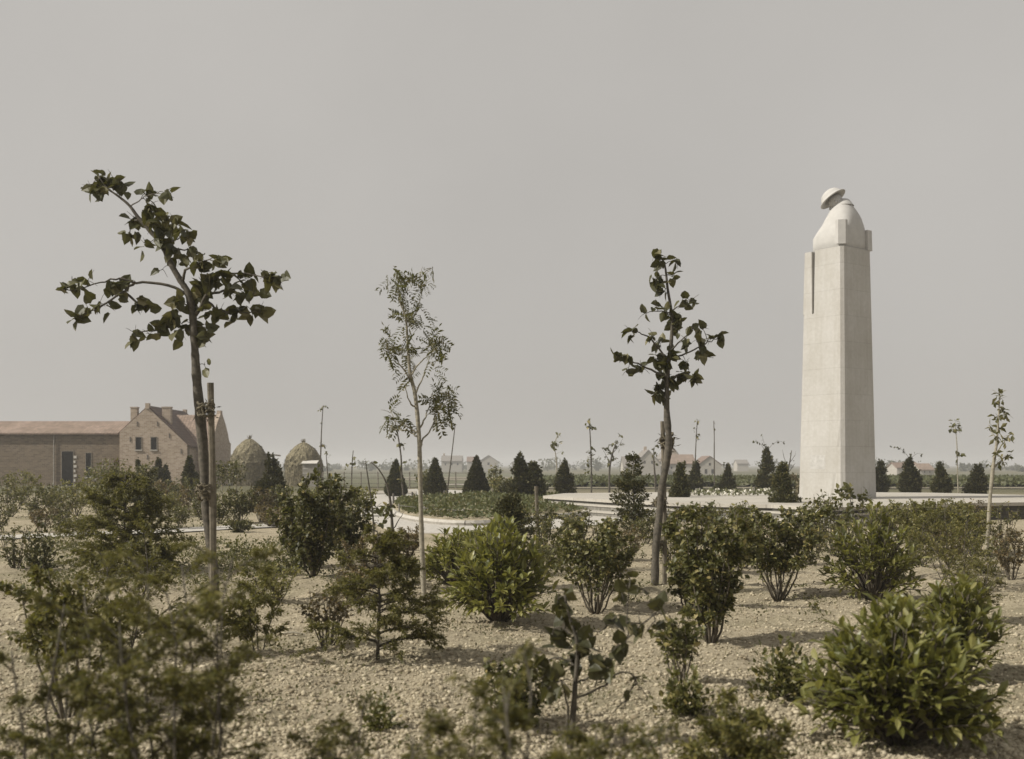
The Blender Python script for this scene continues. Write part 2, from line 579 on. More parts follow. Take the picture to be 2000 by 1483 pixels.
# stones and clods on the soil: nobody could count them
N = 95000
py_ = HY + 85 + (R.random(N) ** .8) * 560
Yc = EYE * F / (py_ - HY)
xc = (R.random(N) * 2300 - 150 - CX) / F * Yc
sz = np.clip(R.lognormal(-4.72, .5, N), .004, .03)
gr_ = (1 + 5 ** .5) / 2
ico_v = nrm(np.array([(-1, gr_, 0), (1, gr_, 0), (-1, -gr_, 0), (1, -gr_, 0), (0, -1, gr_), (0, 1, gr_), (0, -1, -gr_), (0, 1, -gr_), (gr_, 0, -1), (gr_, 0, 1), (-gr_, 0, -1), (-gr_, 0, 1)]))
ico_f = np.array([(0, 11, 5), (0, 5, 1), (0, 1, 7), (0, 7, 10), (0, 10, 11), (1, 5, 9), (5, 11, 4), (11, 10, 2), (10, 7, 6), (7, 1, 8), (3, 9, 4), (3, 4, 2), (3, 2, 6), (3, 6, 8), (3, 8, 9), (4, 9, 5), (2, 4, 11), (6, 2, 10), (8, 6, 7), (9, 8, 1)])
g = MB()
an = R.random(N) * 6.28
V = ico_v[None] * (sz[:, None, None] * (.7 + .5 * R.random((N, 12, 1)))) * (np.array([1, 1, .72]) * (.75 + .5 * R.random((N, 1, 3))))
ca, sa = np.cos(an)[:, None], np.sin(an)[:, None]
V = np.stack([V[..., 0] * ca - V[..., 1] * sa, V[..., 0] * sa + V[..., 1] * ca, V[..., 2]], -1)
V += np.stack([xc, Yc, gz(xc, Yc) + sz * .15], -1)[:, None]
g.add(V.reshape(-1, 3), [(ico_f[None] + np.arange(N)[:, None, None] * 12).reshape(-1, 3)])
tag(g.build('soil_clods', M['clod'], smooth=True), 'small pale clods and pebbles strewn over the bare soil', 'clods', kind='stuff')

# ------------------------------------------------------------------ leaf templates
BROAD = (np.array([(0, 0, 0), (.42, .36, .07), (.5, 0, 0), (.42, -.36, .07), (.8, .22, .0), (.8, -.22, .0), (1.05, 0, -.12)]),
         [[(0, 2, 1), (0, 3, 2)], [(1, 2, 6, 4), (2, 3, 5, 6)]])
HEART = (np.array([(.05, 0, 0), (-.02, .22, .03), (.3, .44, .09), (.35, 0, 0), (-.02, -.22, .03), (.3, -.44, .09), (.72, .3, .0), (.72, -.3, .0), (1.08, 0, -.18)]),
         [[(0, 3, 2, 1), (0, 4, 5, 3), (2, 3, 8, 6), (3, 5, 7, 8)]])
LAUR = (np.array([(0, 0, 0), (.28, .17, .05), (.28, 0, 0), (.28, -.17, .05), (.68, .17, .0), (.68, 0, -.06), (.68, -.17, .0), (1, 0, -.2)]),
        [[(0, 2, 1), (0, 3, 2), (4, 5, 7), (5, 6, 7)], [(1, 2, 5, 4), (2, 3, 6, 5)]])
FINE = (np.array([(0, 0, 0), (.5, .24, .05), (1, 0, -.08), (.5, -.24, .05)]), [[(0, 2, 1), (0, 3, 2)]])
SPRAY = (np.array([(0, 0, 0), (.35, .2, .03), (.55, .42, .0), (.62, .14, .02), (1, .05, -.05), (.7, -.16, .02), (.5, -.4, .0), (.32, -.18, .03)]),
         [[(0, 3, 4, 5)], [(0, 1, 3), (1, 2, 3), (5, 6, 7), (0, 5, 7)]])


def rv(N):
    return nrm(R.normal(size=(N, 3)))


# ------------------------------------------------------------------ plant builders (base at the origin, +z up)
def curve3(a, b, bend, k=6):
    a, b = np.asarray(a, float), np.asarray(b, float)
    t = np.linspace(0, 1, k)[:, None]
    return a + (b - a) * t + np.asarray(bend, float) * (4 * t * (1 - t))


def conifer(par, H, W, Y, ragged=.22, dens=1.0, m='conifer', leader=0, pw=.8, sprig=None):
    if ragged > .1:
        W, pw, ragged = W * .95, pw * (1.15 + .4 * R.random()), ragged * 1.35
    ls = max(.055, 2.6 * Y / 1126)
    tr = MB()
    tr.tube([(0, 0, -.05), (0, 0, H * .4), (.01, 0, H * .96)], [max(.015, W * .035), W * .025, .006], 6)
    N = int(np.clip(900 * dens * (H * W) / ls ** 2 * .06, 600, 7000))
    t = 1 - np.sqrt(R.random(N))
    t = np.where(R.random(N) < .12, R.random(N), t)
    ph = R.random(N) * 6.283
    q = R.random(6) * 6.28
    lob = (np.sin(3 * ph + q[0] + 7 * t) + np.sin(5 * ph - 13 * t + q[1]) + np.sin(2 * ph + 21 * t + q[2]) + np.sin(ph * 7 + 31 * t + q[3])) / 2.2
    keep = lob > (-1.15 + ragged * 1.6 * R.random(N))
    t, ph, lob = t[keep], ph[keep], lob[keep]
    N = len(t)
    Rm = W / 2 * (np.minimum(1, (1 - t) ** pw * 1.12) * np.minimum(1, .62 + t * 3.2)) * (1 + ragged * lob) + .01
    r = Rm * (1 - .75 * R.random(N) ** 2.2)
    out = np.stack([np.cos(ph), np.sin(ph), np.zeros(N)], -1)
    if ragged > .1:
        nb = int(58 + 40 * R.random())
        bt = np.sort(np.r_[R.random(nb) ** 1.25 * .96, [.97]])
        ba = np.arange(nb + 1) * 2.4 + R.normal(size=nb + 1) * .5
        bl = W / 2 * ((1 - bt) ** (pw * .85) * np.minimum(1, .7 + bt * 2)) * (.66 + .6 * R.random(nb + 1)) + .02
        kk = R.choice(nb + 1, N, p=(bl + .03) / (bl + .03).sum())
        u = R.random(N) ** .7
        ph = ba[kk] + R.normal(size=N) * .33
        r = bl[kk] * u
        t = bt[kk] + (u * bl[kk] * (.25 + .5 * R.random(nb + 1)[kk]) + R.normal(size=N) * ls * .35) / H
        t = np.clip(t, 0, 1.03)
        out = np.stack([np.cos(ph), np.sin(ph), np.zeros(N)], -1)
    pos = out * r[:, None]
    lx, ly = R.normal(size=2) * W * .1 * (ragged > .1)
    pos[:, 0] += lx * t + W * .05 * np.sin(t * 9 + q[4]) * (ragged > .1)
    pos[:, 1] += ly * t
    pos[:, 2] = H * (.03 + .95 * t) + R.normal(size=N) * ls * .4
    d = out * (.85 + .5 * R.random((N, 1))) + np.array([0, 0, 1]) * (.25 + .9 * R.random((N, 1))) + .45 * R.normal(size=(N, 3))
    fo = MB()
    fo.leaves(SPRAY, pos, d, np.array([0, 0, 1.]) + .8 * R.normal(size=(N, 3)), ls * (.6 + .7 * R.random(N)))
    nl = 14
    zt = H * (.9 + .12 * R.random(nl))
    fo.leaves(SPRAY, np.stack([R.normal(size=nl) * .012, R.normal(size=nl) * .012, zt], -1), np.array([0, 0, 1.]) + .35 * R.normal(size=(nl, 3)), rv(nl), ls * .8)
    if sprig:
        for (dx, dz, n2) in sprig:
            c = curve3((0, 0, H * .9), (dx, 0, H + dz), (0, 0, abs(dx) * .25))
            tr.tube(c, np.linspace(.012, .004, len(c)), 5)
            pts = c[R.integers(2, 6, n2)] + R.normal(size=(n2, 3)) * .03
            fo.leaves(BROAD, pts, R.normal(size=(n2, 3)) + (0, 0, -.3), rv(n2), ls * 1.1)
    tr.build('trunk', M['bark'], par, True)
    fo.build('foliage', M[m], par)


def laurel(par, H, W, Y, shoots=85, lf=.125, m='laurel'):
    st, fo = MB(), MB()
    for k in range(shoots):
        ph = R.random() * 6.283
        u = R.random() ** .75
        el = math.asin(min(1, u * 1.02 - .02)) if u > .02 else .02
        rr = (.78 + .3 * R.random())
        e = np.array([math.cos(ph) * math.cos(el) * W / 2 * rr, math.sin(ph) * math.cos(el) * W / 2 * rr, H * (.13 + .8 * math.sin(el)) * (.85 + .25 * R.random())])
        b0 = np.array([math.cos(ph), math.sin(ph), 0]) * W * .06 * R.random()
        c = curve3(b0, e, (0, 0, H * .06), 7)
        c += R.normal(size=c.shape) * .012
        st.tube(c, np.linspace(.012, .004, len(c)), 5)
        n2 = 15
        tt = .42 + .6 * np.sort(R.random(n2))
        tt = np.minimum(tt, 1)
        idx = tt * (len(c) - 1)
        i0 = np.minimum(idx.astype(int), len(c) - 2)
        pp = c[i0] + (c[i0 + 1] - c[i0]) * (idx - i0)[:, None]
        ax = nrm(c[-1] - c[-3])
        az = np.arange(n2) * 2.4 + R.random() * 6
        s1 = nrm(np.cross(ax, (.3, .2, 1)))
        s2 = np.cross(ax, s1)
        side = np.cos(az)[:, None] * s1 + np.sin(az)[:, None] * s2
        d = side * .9 + ax * (.35 + .8 * tt[:, None]) + np.array([0, 0, .3]) + .2 * R.normal(size=(n2, 3))
        fo.leaves(LAUR, pp, d, np.array([0, 0, 1.]) + .3 * R.normal(size=(n2, 3)), lf * (.7 + .5 * R.random(n2)))
    st.build('stems', M['twig'], par, True)
    fo.build('foliage', M[m], par)


def shrub(par, H, W, Y, stems=9, leggy=.25, leaf=None, n=1400, m='shrub', tm=BROAD, upright=.5, twigs=6, bark='twig'):
    ls = leaf or max(.045, 2.6 * Y / 1126)
    n, ls = int(n * 1.85), ls * .8
    st, fo = MB(), MB()
    segs = []
    for k in range(stems):
        ph = k * 2.399 + R.random() * .8
        rho = math.sqrt((k + .5) / stems)
        hh = H * (1 - (1 - upright) * .55 * rho * R.random()) * (.88 + .18 * R.random())
        e = np.array([math.cos(ph) * W * .47 * rho, math.sin(ph) * W * .47 * rho, hh])
        c = curve3((math.cos(ph) * .02, math.sin(ph) * .02, -.04), e, (math.cos(ph) * W * .05 * rho, math.sin(ph) * W * .05 * rho, -H * .02), 8)
        c[1:] += R.normal(size=(7, 3)) * H * .012
        r0 = .006 + .006 * H
        st.tube(c, np.linspace(r0, .003, 8), 5)
        segs.append((c, leggy, 1.0))
        for _ in range(twigs):
            t0 = leggy + (.95 - leggy) * R.random()
            i0 = int(t0 * 6.99)
            p0 = c[i0] + (c[i0 + 1] - c[i0]) * (t0 * 7 - i0)
            a2 = R.random() * 6.283
            L = W * (.12 + .2 * R.random()) * (1.15 - .5 * t0)
            e2 = p0 + np.array([math.cos(a2) * L, math.sin(a2) * L, L * (.2 + .8 * R.random())])
            c2 = curve3(p0, e2, (0, 0, L * .1), 4)
            st.tube(c2, np.linspace(r0 * .45, .002, 4), 4)
            segs.append((c2, .15, .55))
    wts = np.array([s[2] for s in segs])
    wts = wts / wts.sum()
    ch = R.choice(len(segs), n, p=wts)
    pos = np.zeros((n, 3))
    for q in range(n):
        c, lg, _ = segs[ch[q]]
        t = lg + (1 - lg) * R.random() ** .8
        u = t * (len(c) - 1)
        i0 = min(int(u), len(c) - 2)
        pos[q] = c[i0] + (c[i0 + 1] - c[i0]) * (u - i0)
    pos += R.normal(size=(n, 3)) * ls * .35
    out = pos * np.array([1, 1, 0])
    d = nrm(out + 1e-4) * .5 + R.normal(size=(n, 3)) * .65 + np.array([0, 0, -.05])
    fo.leaves(tm, pos, d, np.array([0, 0, 1.]) + .55 * R.normal(size=(n, 3)), ls * (.6 + .7 * R.random(n)))
    st.build('stems', M[bark], par, True)
    fo.build('foliage', M[m], par)


def feathery(par, H, W, Y, branches=26, n=3600, leaf=.03, m='feather', lean=0.0, layered=False, lo=.12, bark='bark', trunks=1):
    """airy shrub: fine sprays on arching or level branches"""
    st, fo = MB(), MB()
    n = int(n * 1.5)
    leaf = leaf * 1.15
    r0 = (.008 + .010 * H) / math.sqrt(trunks)
    cs = []
    for tk in range(trunks):
        pa = tk * 2.4 + R.random()
        rho = 0 if trunks == 1 else W * (.12 + .2 * R.random())
        hh_ = H if tk == 0 else H * (.7 + .3 * R.random())
        trunk = curve3((math.cos(pa) * rho * .15, math.sin(pa) * rho * .15, -.05), (lean * H + math.cos(pa) * rho, math.sin(pa) * rho, hh_), (math.cos(pa) * rho * .2, math.sin(pa) * rho * .2, 0), 7) + np.vstack([np.zeros(3), R.normal(size=(6, 3)) * H * .014])
        st.tube(trunk, np.linspace(r0, .003, 7), 6)
        nb = max(5, branches // trunks)
        for k in range(nb):
            t = lo + (1 - lo) * (k + R.random()) / nb
            i0 = min(int(t * 6), 5)
            p0 = trunk[i0] + (trunk[i0 + 1] - trunk[i0]) * (t * 6 - i0)
            ph = R.random() * 6.283
            L = (W / 2 - rho * .6) * ((1.1 - t) ** .6 if layered else (1.1 - .65 * t)) * (.65 + .5 * R.random())
            rise = (.05 if layered else .5 + .5 * R.random()) * L
            e = p0 + np.array([math.cos(ph) * L, math.sin(ph) * L, rise])
            c = curve3(p0, e, (0, 0, L * (.1 if layered else .12)), 6)
            c[-1, 2] -= L * (.12 if layered else .06)
            st.tube(c, np.linspace(r0 * .4, .002, 6), 4)
            cs.append((c, L))
            for _ in range(5):
                u = .3 + .65 * R.random()
                i1 = min(int(u * 5), 4)
                q0 = c[i1] + (c[i1 + 1] - c[i1]) * (u * 5 - i1)
                a2 = ph + R.choice([-1, 1]) * (.4 + .6 * R.random())
                l2 = L * (.25 + .3 * R.random())
                e2 = q0 + np.array([math.cos(a2) * l2, math.sin(a2) * l2, l2 * (R.random() - .35)])
                c2 = curve3(q0, e2, (0, 0, l2 * .08), 4)
                st.tube(c2, np.linspace(r0 * .2, .0015, 4), 3)
                cs.append((c2, l2 * 1.3))
    wts = np.array([q[1] for q in cs])
    ch = R.choice(len(cs), n, p=wts / wts.sum())
    pos, ax = np.zeros((n, 3)), np.zeros((n, 3))
    for q in range(n):
        c = cs[ch[q]][0]
        u = (.2 + .8 * R.random()) * (len(c) - 1)
        i0 = min(int(u), len(c) - 2)
        pos[q] = c[i0] + (c[i0 + 1] - c[i0]) * (u - i0)
        ax[q] = c[i0 + 1] - c[i0]
    d = nrm(ax) * .6 + R.normal(size=(n, 3)) * (.4, .4, .35)
    fo.leaves(FINE, pos + R.normal(size=(n, 3)) * leaf * .3, d, np.array([0, 0, 1.]) + .5 * R.normal(size=(n, 3)), leaf * (.6 + .8 * R.random(n)), .8)
    st.build('trunk', M[bark], par, True)
    fo.build('foliage', M[m], par)


def standard(par, H, W, Y, crown=.5, n=520, m='shrub', bark='bark_pale'):
    """small lollipop standard: clear stem and a rounded head"""
    ls = max(.05, 2.8 * Y / 1126)
    st, fo = MB(), MB()
    c0 = H * (1 - crown / 2)
    st.tube([(0, 0, -.05), (.01, 0, H * .3), (-.01, 0, H * (1 - crown) + .05), (0, 0, c0)], [.022, .02, .017, .01], 6)
    pts = rv(n) * (R.random((n, 1)) ** .45)
    pts *= 1 + .25 * np.sin(pts[:, :1] * 9 + pts[:, 2:] * 7)
    pos = pts * np.array([W / 2, W / 2, H * crown / 2]) + (0, 0, c0)
    for k in range(9):
        e = pos[R.integers(n)]
        st.tube(curve3((0, 0, H * (1 - crown)), e, (0, 0, .03), 4), np.linspace(.01, .003, 4), 4)
    fo.leaves(BROAD, pos, pts + .7 * R.normal(size=(n, 3)), np.array([0, 0, 1.]) + .5 * R.normal(size=(n, 3)), ls * (.6 + .6 * R.random(n)))
    st.build('trunk', M[bark], par, True)
    fo.build('crown', M[m], par)


def tuft(par, H, W, Y, n=260, m='shrub', leaf=.05, tm=BROAD):
    fo = MB()
    pts = rv(n)
    pts[:, 2] = np.abs(pts[:, 2])
    pts *= R.random((n, 1)) ** .4
    pts *= 1 + .3 * np.sin(pts[:, :1] * 8 + pts[:, 1:2] * 6 + R.random() * 6)
    pos = pts * np.array([W / 2, W / 2, H]) + (0, 0, .01)
    fo.leaves(tm, pos, pts * .8 + np.array([0, 0, .35]) + .55 * R.normal(size=(n, 3)), np.array([0, 0, 1.]) + .5 * R.normal(size=(n, 3)), leaf * (.6 + .7 * R.random(n)))
    st = MB()
    for k in range(7):
        e = pos[R.integers(n)]
        st.tube(curve3((0, 0, -.03), e, (0, 0, .02), 4), np.linspace(.006, .002, 4), 4)
    st.build('stems', M['twig'], par, True)
    fo.build('foliage', M[m], par)


KINDS = {'conifer': conifer, 'laurel_bush': laurel, 'shrub': shrub, 'feathery_shrub': feathery, 'standard_tree': standard, 'low_shrub': tuft}
CATS = {'conifer': 'conifer', 'laurel_bush': 'laurel', 'shrub': 'shrub', 'feathery_shrub': 'shrub', 'standard_tree': 'tree', 'low_shrub': 'low shrub'}
GROUPS = {'conifer': 'young conifers planted in the garden', 'laurel_bush': 'laurel bushes in the garden', 'shrub': 'leafy shrubs in the garden',
          'feathery_shrub': 'feathery shrubs in the garden', 'standard_tree': 'small standard trees by the farmhouse', 'low_shrub': 'low shrubs on the bare soil'}


def plant(kind, px, py, hpx, wpx, label, **kw):
    x, Y, z = ground(px, py)
    k = Y / F
    o = thing(kind, (x, Y, z - .01), label, CATS[kind], GROUPS[kind], R.random() * 6.28 if not kw.get('sprig') and not kw.get('lean') else 0)
    KINDS[kind](o, hpx * k, wpx * k, Y, **kw)
    return o

# ------------------------------------------------------------------ terrace and monument
TZ = 0.55
top = smooth_poly([(8.8, 31.5), (7.8, 33.9), (5.0, 35.6), (3.3, 38.8), (1.2, 43.6), (2.2, 47.5), (6.8, 49.6), (12.5, 50.2), (18, 48.5), (21, 44), (21, 39.5), (17.6, 36.4), (14.6, 35.4), (11.8, 33.6)], 1)
def grow(poly, dx, dy):
    c = poly.mean(0)
    out = []
    for p in poly:
        q = p - c
        l = np.linalg.norm(q)
        k = 1.0 if q[0] < .25 * abs(q[1]) - 1.0 else 0.0
        out.append(p + q / l * dx * k)
    return np.array(out)
te = thing('terrace', (11, 41, 0), 'pale stone terrace with steps on its left, carrying the monument', 'terrace')
og = (11, 41, 0)
def tbuild(mb, name, m, **k):
    o = mb.build(name, m, None, origin=og, **k)
    o.parent = te
    o.location = (0, 0, 0)
    return o
c_ = top.mean(0)
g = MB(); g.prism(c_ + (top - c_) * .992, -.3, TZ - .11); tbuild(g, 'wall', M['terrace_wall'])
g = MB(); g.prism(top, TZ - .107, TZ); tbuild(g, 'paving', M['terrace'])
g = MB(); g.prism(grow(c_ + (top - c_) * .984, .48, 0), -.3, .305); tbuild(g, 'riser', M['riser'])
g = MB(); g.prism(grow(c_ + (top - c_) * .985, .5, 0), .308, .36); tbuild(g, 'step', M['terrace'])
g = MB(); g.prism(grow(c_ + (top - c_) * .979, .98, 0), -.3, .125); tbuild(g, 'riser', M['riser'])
g = MB(); g.prism(grow(c_ + (top - c_) * .98, 1.0, 0), .128, .18); tbuild(g, 'step', M['terrace'])
g = MB(); g.box(8.5, 8.78, 31.15, 31.46, -.2, .42); g.box(8.46, 8.82, 31.11, 31.5, .423, .5); tbuild(g, 'pier', M['granite_plain'])

MC = np.array([11.7, 40.5, TZ])
ua, va = math.radians(217), math.radians(307)
U, Vv = np.array([math.cos(ua), math.sin(ua), 0]), np.array([math.cos(va), math.sin(va), 0])
mon = thing('soldier_monument', MC, 'tall pale granite column topped by a bowed soldier in a brimmed helmet', 'monument')
def mw(a, b_, z):
    return U * a + Vv * b_ + np.array([0, 0, z])
def hh(z):                      # half width of the tapering shaft at height z above the terrace
    return 1.0 - .165 * z / 8.8
def slab(mb, u0, u1, v0, v1, za, zb, ch=0.0):
    """tapering block; u0..v1 are fractions of the half width"""
    rings = []
    for z in (za, zb):
        h = hh(z)
        c = ch
        pl = [(u0, v0 + c), (u0 + c, v0), (u1 - c, v0), (u1, v0 + c), (u1, v1 - c), (u1 - c, v1), (u0 + c, v1), (u0, v1 - c)] if c else [(u0, v0), (u1, v0), (u1, v1), (u0, v1)]
        rings.append([mw(a * h, b_ * h, z) for a, b_ in pl])
    mb.loft(rings)
g = MB(); slab(g, -1, 1, -1, 1, -.02, 6.6, .115); g.build('shaft', M['granite'], mon)
g = MB(); slab(g, -1, 1, -.5, 1, 6.6, 8.86, .115); g.build('upper_shaft', M['granite'], mon)
g = MB()
rings = []
for z, gap in ((6.6, .5), (8.84, .585)):
    h = hh(z)
    rings.append([mw(a * h, b_ * h, z) for a, b_ in [(-1, -.93), (-.93, -1), (.93, -1), (1, -.93), (1, -gap), (-1, -gap)]])
g.loft(rings); g.build('front_slab', M['granite'], mon)
g = MB()
def corner(za, zb):
    g.loft([[mw(a * hh(z), b_ * hh(z), z) for a, b_ in ((.66, .66), (1.02, .66), (1.02, .80), (.80, 1.02), (.66, 1.02))] for z in (za, zb)])
corner(8.95, 9.8)
g.build('corner_pilaster', M['granite_plain'], mon)
g = MB(); slab(g, -1.03, -.72, .74, 1.03, 8.85, 9.58); g.build('corner_pilaster', M['granite_plain'], mon)
g = MB(); slab(g, 1.0, 1.004, -.45, .2, 1.05, 1.55); g.build('inscription', M['inscription'], mon)
vd = nrm(np.array([MC[0], MC[1], 0.]))
vr = np.array([vd[1], -vd[0], 0])
D0 = float(np.linalg.norm(MC[:2]))
def zat(py): return EYE - (py - HY) / F * MC[1] - TZ
def rat(px): return float((P(px, 700, MC[1]) - P(1634, 700, MC[1]))[0]) * vr[0] * 1.02
def body_ring(py, pl, pr, ex, nseg=36):
    l_, r_ = rat(pl), rat(pr)
    an = np.arange(nseg) / nseg * 2 * math.pi
    c, s = np.cos(an), np.sin(an)
    a = np.sign(c) * np.abs(c) ** (2 / ex)
    b_ = np.sign(s) * np.abs(s) ** (2 / ex)
    pts = U[None] * a[:, None] + Vv[None] * b_[:, None]
    ext = pts @ vr
    k = (r_ - l_) / (ext.max() - ext.min())
    ctr = vr * ((l_ + r_) / 2 - k * (ext.max() + ext.min()) / 2)
    return pts * k + ctr + np.array([0, 0, zat(py)])
g = MB()
prof = [(500, 1587, 1689, 7), (478, 1587, 1688.5, 6.5), (467, 1587, 1688, 5.5), (455, 1594, 1687.2, 4.6), (447, 1599.5, 1685.5, 4), (440, 1604.5, 1683.5, 3.5), (431, 1609, 1680.5, 3.1), (423, 1613.5, 1676.5, 2.8), (415, 1618, 1671.5, 2.5), (408, 1622, 1666.5, 2.3), (401, 1626.5, 1661.5, 2.1), (395, 1631, 1657, 2), (392, 1637, 1654, 2), (391, 1642, 1650, 2)]
g.loft([body_ring(*q) for q in prof]); g.build('torso', M['granite_plain'], mon, True)
# collar standing round the neck, tilted forwards
fa = math.radians(146)
FW = np.array([math.cos(fa), math.sin(fa), 0])
SD = np.array([-math.sin(fa), math.cos(fa), 0])
def vpt(px, py): return vr * rat(px) + np.array([0, 0, zat(py)])
cn = vpt(1638, 403)
g = MB()
g.loft([body_ring(*q) for q in ((400, 1630, 1661, 2.1), (404, 1626.2, 1666, 2.2), (403, 1626.4, 1665.6, 2.2), (399, 1628.6, 1662.3, 2.1), (395, 1631.5, 1659.3, 2), (391.5, 1634.5, 1656.5, 2), (390, 1638.5, 1653.5, 2), (391.5, 1641, 1651, 2))], cap=False)
g.build('collar', M['granite_plain'], mon, True)
tl = math.radians(35)
NRM = np.array([0, 0, 1]) * math.cos(tl) + FW * math.sin(tl)      # helmet axis, tipped forwards
FT = FW * math.cos(tl) - np.array([0, 0, 1]) * math.sin(tl)
bc_ = vpt(1625.5, 388.7)
def hring(r_, up, rf=1.08, ncount=40, off=0):
    an = np.arange(ncount) / ncount * 2 * math.pi
    return bc_ + (FT * (np.cos(an)[:, None] * rf + off) + SD * np.sin(an)[:, None]) * r_ + NRM * up
g = MB()
g.loft([hring(.465, -.015), hring(.475, 0.0), hring(.465, .02), hring(.41, .05), hring(.375, .1), hring(.35, .18), hring(.29, .27), hring(.19, .335), hring(.09, .365), hring(.01, .37)], cap=False)
g.loft([hring(.465, -.015), hring(.36, .005), hring(.29, .03), hring(.26, .08), hring(.15, .16), hring(.01, .18)], cap=False)
g.build('helmet', M['granite_plain'], mon, True)
# head: profile down the face, bowed with the helmet
g = MB()
rings = []
hc = bc_ - FT * .03 - NRM * .07
for up, back, front, wd in ((.12, .2, .22, .17), (.0, .24, .25, .2), (-.07, .25, .265, .2), (-.13, .245, .25, .195), (-.2, .23, .25, .185), (-.27, .2, .245, .165), (-.33, .17, .235, .13), (-.37, .12, .2, .08), (-.385, .05, .13, .03)):
    an = np.arange(24) / 24 * 2 * math.pi
    c = np.cos(an)
    rings.append(hc + FT * np.where(c > 0, c * front, c * back)[:, None] + SD * (np.sin(an) * wd)[:, None] + NRM * up)
g.loft(rings[::-1])
for a_, b_, r_ in ((-.06, .27, .025), (-.11, .3, .035), (-.16, .325, .045), (-.19, .3, .04)):      # nose
    pass
nz = [hc + FT * f_ + NRM * u_ for u_, f_ in ((-.05, .25), (-.1, .275), (-.16, .32), (-.185, .27))]
g.tube(nz, [.025, .035, .045, .03], 8)
for sgn in (-1, 1):                                                                              # ears, brow
    e0 = hc + SD * sgn * .195 - FT * .02 - NRM * .08
    g.tube([e0, e0 - NRM * .06 - FT * .015, e0 - NRM * .13], [.03, .045, .025], 7)
g.tube([hc + FT * .24 + SD * t_ - NRM * .055 for t_ in (-.13, -.05, .05, .13)], [.02, .028, .028, .02], 6)
g.tube([hc + FT * .24 + SD * t_ - NRM * .245 for t_ in (-.06, 0, .06)], [.012, .02, .012], 6)
g.tube([hc - FT * .06 - NRM * .2, cn + np.array([0, 0, -.1])], [.17, .24], 14)                       # neck
g.build('head', M['granite_plain'], mon, True)

# wreath and flowers at the foot
wx = P(1549, 960, 41.2)
wr = thing('wreath', (wx[0], 41.2, TZ), 'withered wreath propped upright against the left foot of the monument', 'wreath')
g = MB()
an = np.arange(25) / 24 * 2 * math.pi
ringp = np.stack([np.cos(an) * .18, np.sin(an) * .05 + .02, .42 + np.sin(an) * .38], -1)
g.tube(ringp, .06, 7, False)
g.build('frame', M['thatch'], wr)
g = MB()
q = ringp[R.integers(0, 25, 260)] + R.normal(size=(260, 3)) * .04
g.leaves(BROAD, q, rv(260), rv(260), .1)
g.build('foliage', M['wreath'], wr)
g = MB()
N = 520
fx = R.random(N)
pts = np.stack([6.6 + 4.1 * fx, 43.8 + R.normal(size=N) * .45, TZ + .02 + R.random(N) * .2], -1)
g.leaves(BROAD, pts, rv(N) + (0, 0, .6), rv(N), .12)
tag(g.build('flower_bed', M['flower']), 'low white flowers laid out on the terrace left of the monument', 'flowers', kind='stuff')

# ------------------------------------------------------------------ farm buildings
def bbuild(mb, name, m, par, smooth=False):
    o = mb.build(name, m, par, smooth, origin=par.location)
    o.location = (0, 0, 0)
    return o
def opening(par, x0, x1, z0, z1, y, frame=True, name='window', sill=True):
    g = MB(); g.box(x0, x1, y - .012, y + .1, z0, z1)
    wdw = bbuild(g, name, M['dark'], par)
    if frame:
        g = MB()
        g.box(x0 - .05, x0, y - .04, y + .06, z0, z1); g.box(x1, x1 + .05, y - .04, y + .06, z0, z1); g.box(x0 - .05, x1 + .05, y - .04, y + .06, z1, z1 + .07)
        f_ = g.build('frame', M['post'], wdw, origin=par.location)
        if sill:
            g = MB(); g.box(x0 - .1, x1 + .1, y - .09, y + .06, z0 - .1, z0)
            g.build('sill', M['kerb'], wdw, origin=par.location)
    return wdw

fh = thing('farmhouse', (-30.3, 100, -.4), 'buff brick farmhouse with two gable windows, chimneys and a tiled cross wing', 'house')
x0, x1, y0, y1, ez, az_, xr, zb = -33.1, -27.4, 95.0, 106.0, 4.1, 6.62, -30.75, -.6
g = MB()
poly = [(x0, zb), (x1, zb), (x1, 3.45), (xr, az_), (x0, 4.5)]
g.loft([[(px, yy, pz) for px, pz in poly] for yy in (y0, y1)])
bbuild(g, 'wall', M['brick_new'], fh)
g = MB()
for (xa, za, xb, zb_) in ((xr, az_, x1 + .25, 3.22), (xr, az_, x0 - .2, 4.28)):
    g.hexa([(xa, y0 + .12, za + .02), (xb, y0 + .12, zb_ + .02), (xb, y1 + .05, zb_ + .02), (xa, y1 + .05, za + .02),
            (xa, y0 + .12, za + .14), (xb, y0 + .12, zb_ + .14), (xb, y1 + .05, zb_ + .14), (xa, y1 + .05, za + .14)])
rf = bbuild(g, 'roof', M['tile_dark'], fh)
def chim(par, x, y, z0, z1, w_, d_=.5, m='brick_new'):
    g = MB(); g.box(x - w_ / 2, x + w_ / 2, y - d_ / 2, y + d_ / 2, z0, z1); g.box(x - w_ / 2 - .04, x + w_ / 2 + .04, y - d_ / 2 - .04, y + d_ / 2 + .04, z1 + .003, z1 + .1)
    return g.build('chimney', M[m], par, origin=fh.location)
chim(rf, -32.0, 95.55, 4.8, 6.55, .55); chim(rf, -29.45, 96.2, 4.9, 6.6, .72)
for yy in (y0 + .1, y1 - .1):
    g = MB(); g.box(xr - .16, xr + .16, yy - .2, yy + .2, az_ - .15, az_ + .32)
    bbuild(g, 'finial', M['brick_new'], fh)
opening(fh, -31.72, -31.27, 3.02, 4.05, y0); opening(fh, -30.43, -29.98, 3.02, 4.05, y0)
opening(fh, -31.6, -31.0, .3, 1.6, y0); opening(fh, -30.3, -29.7, .3, 1.6, y0)
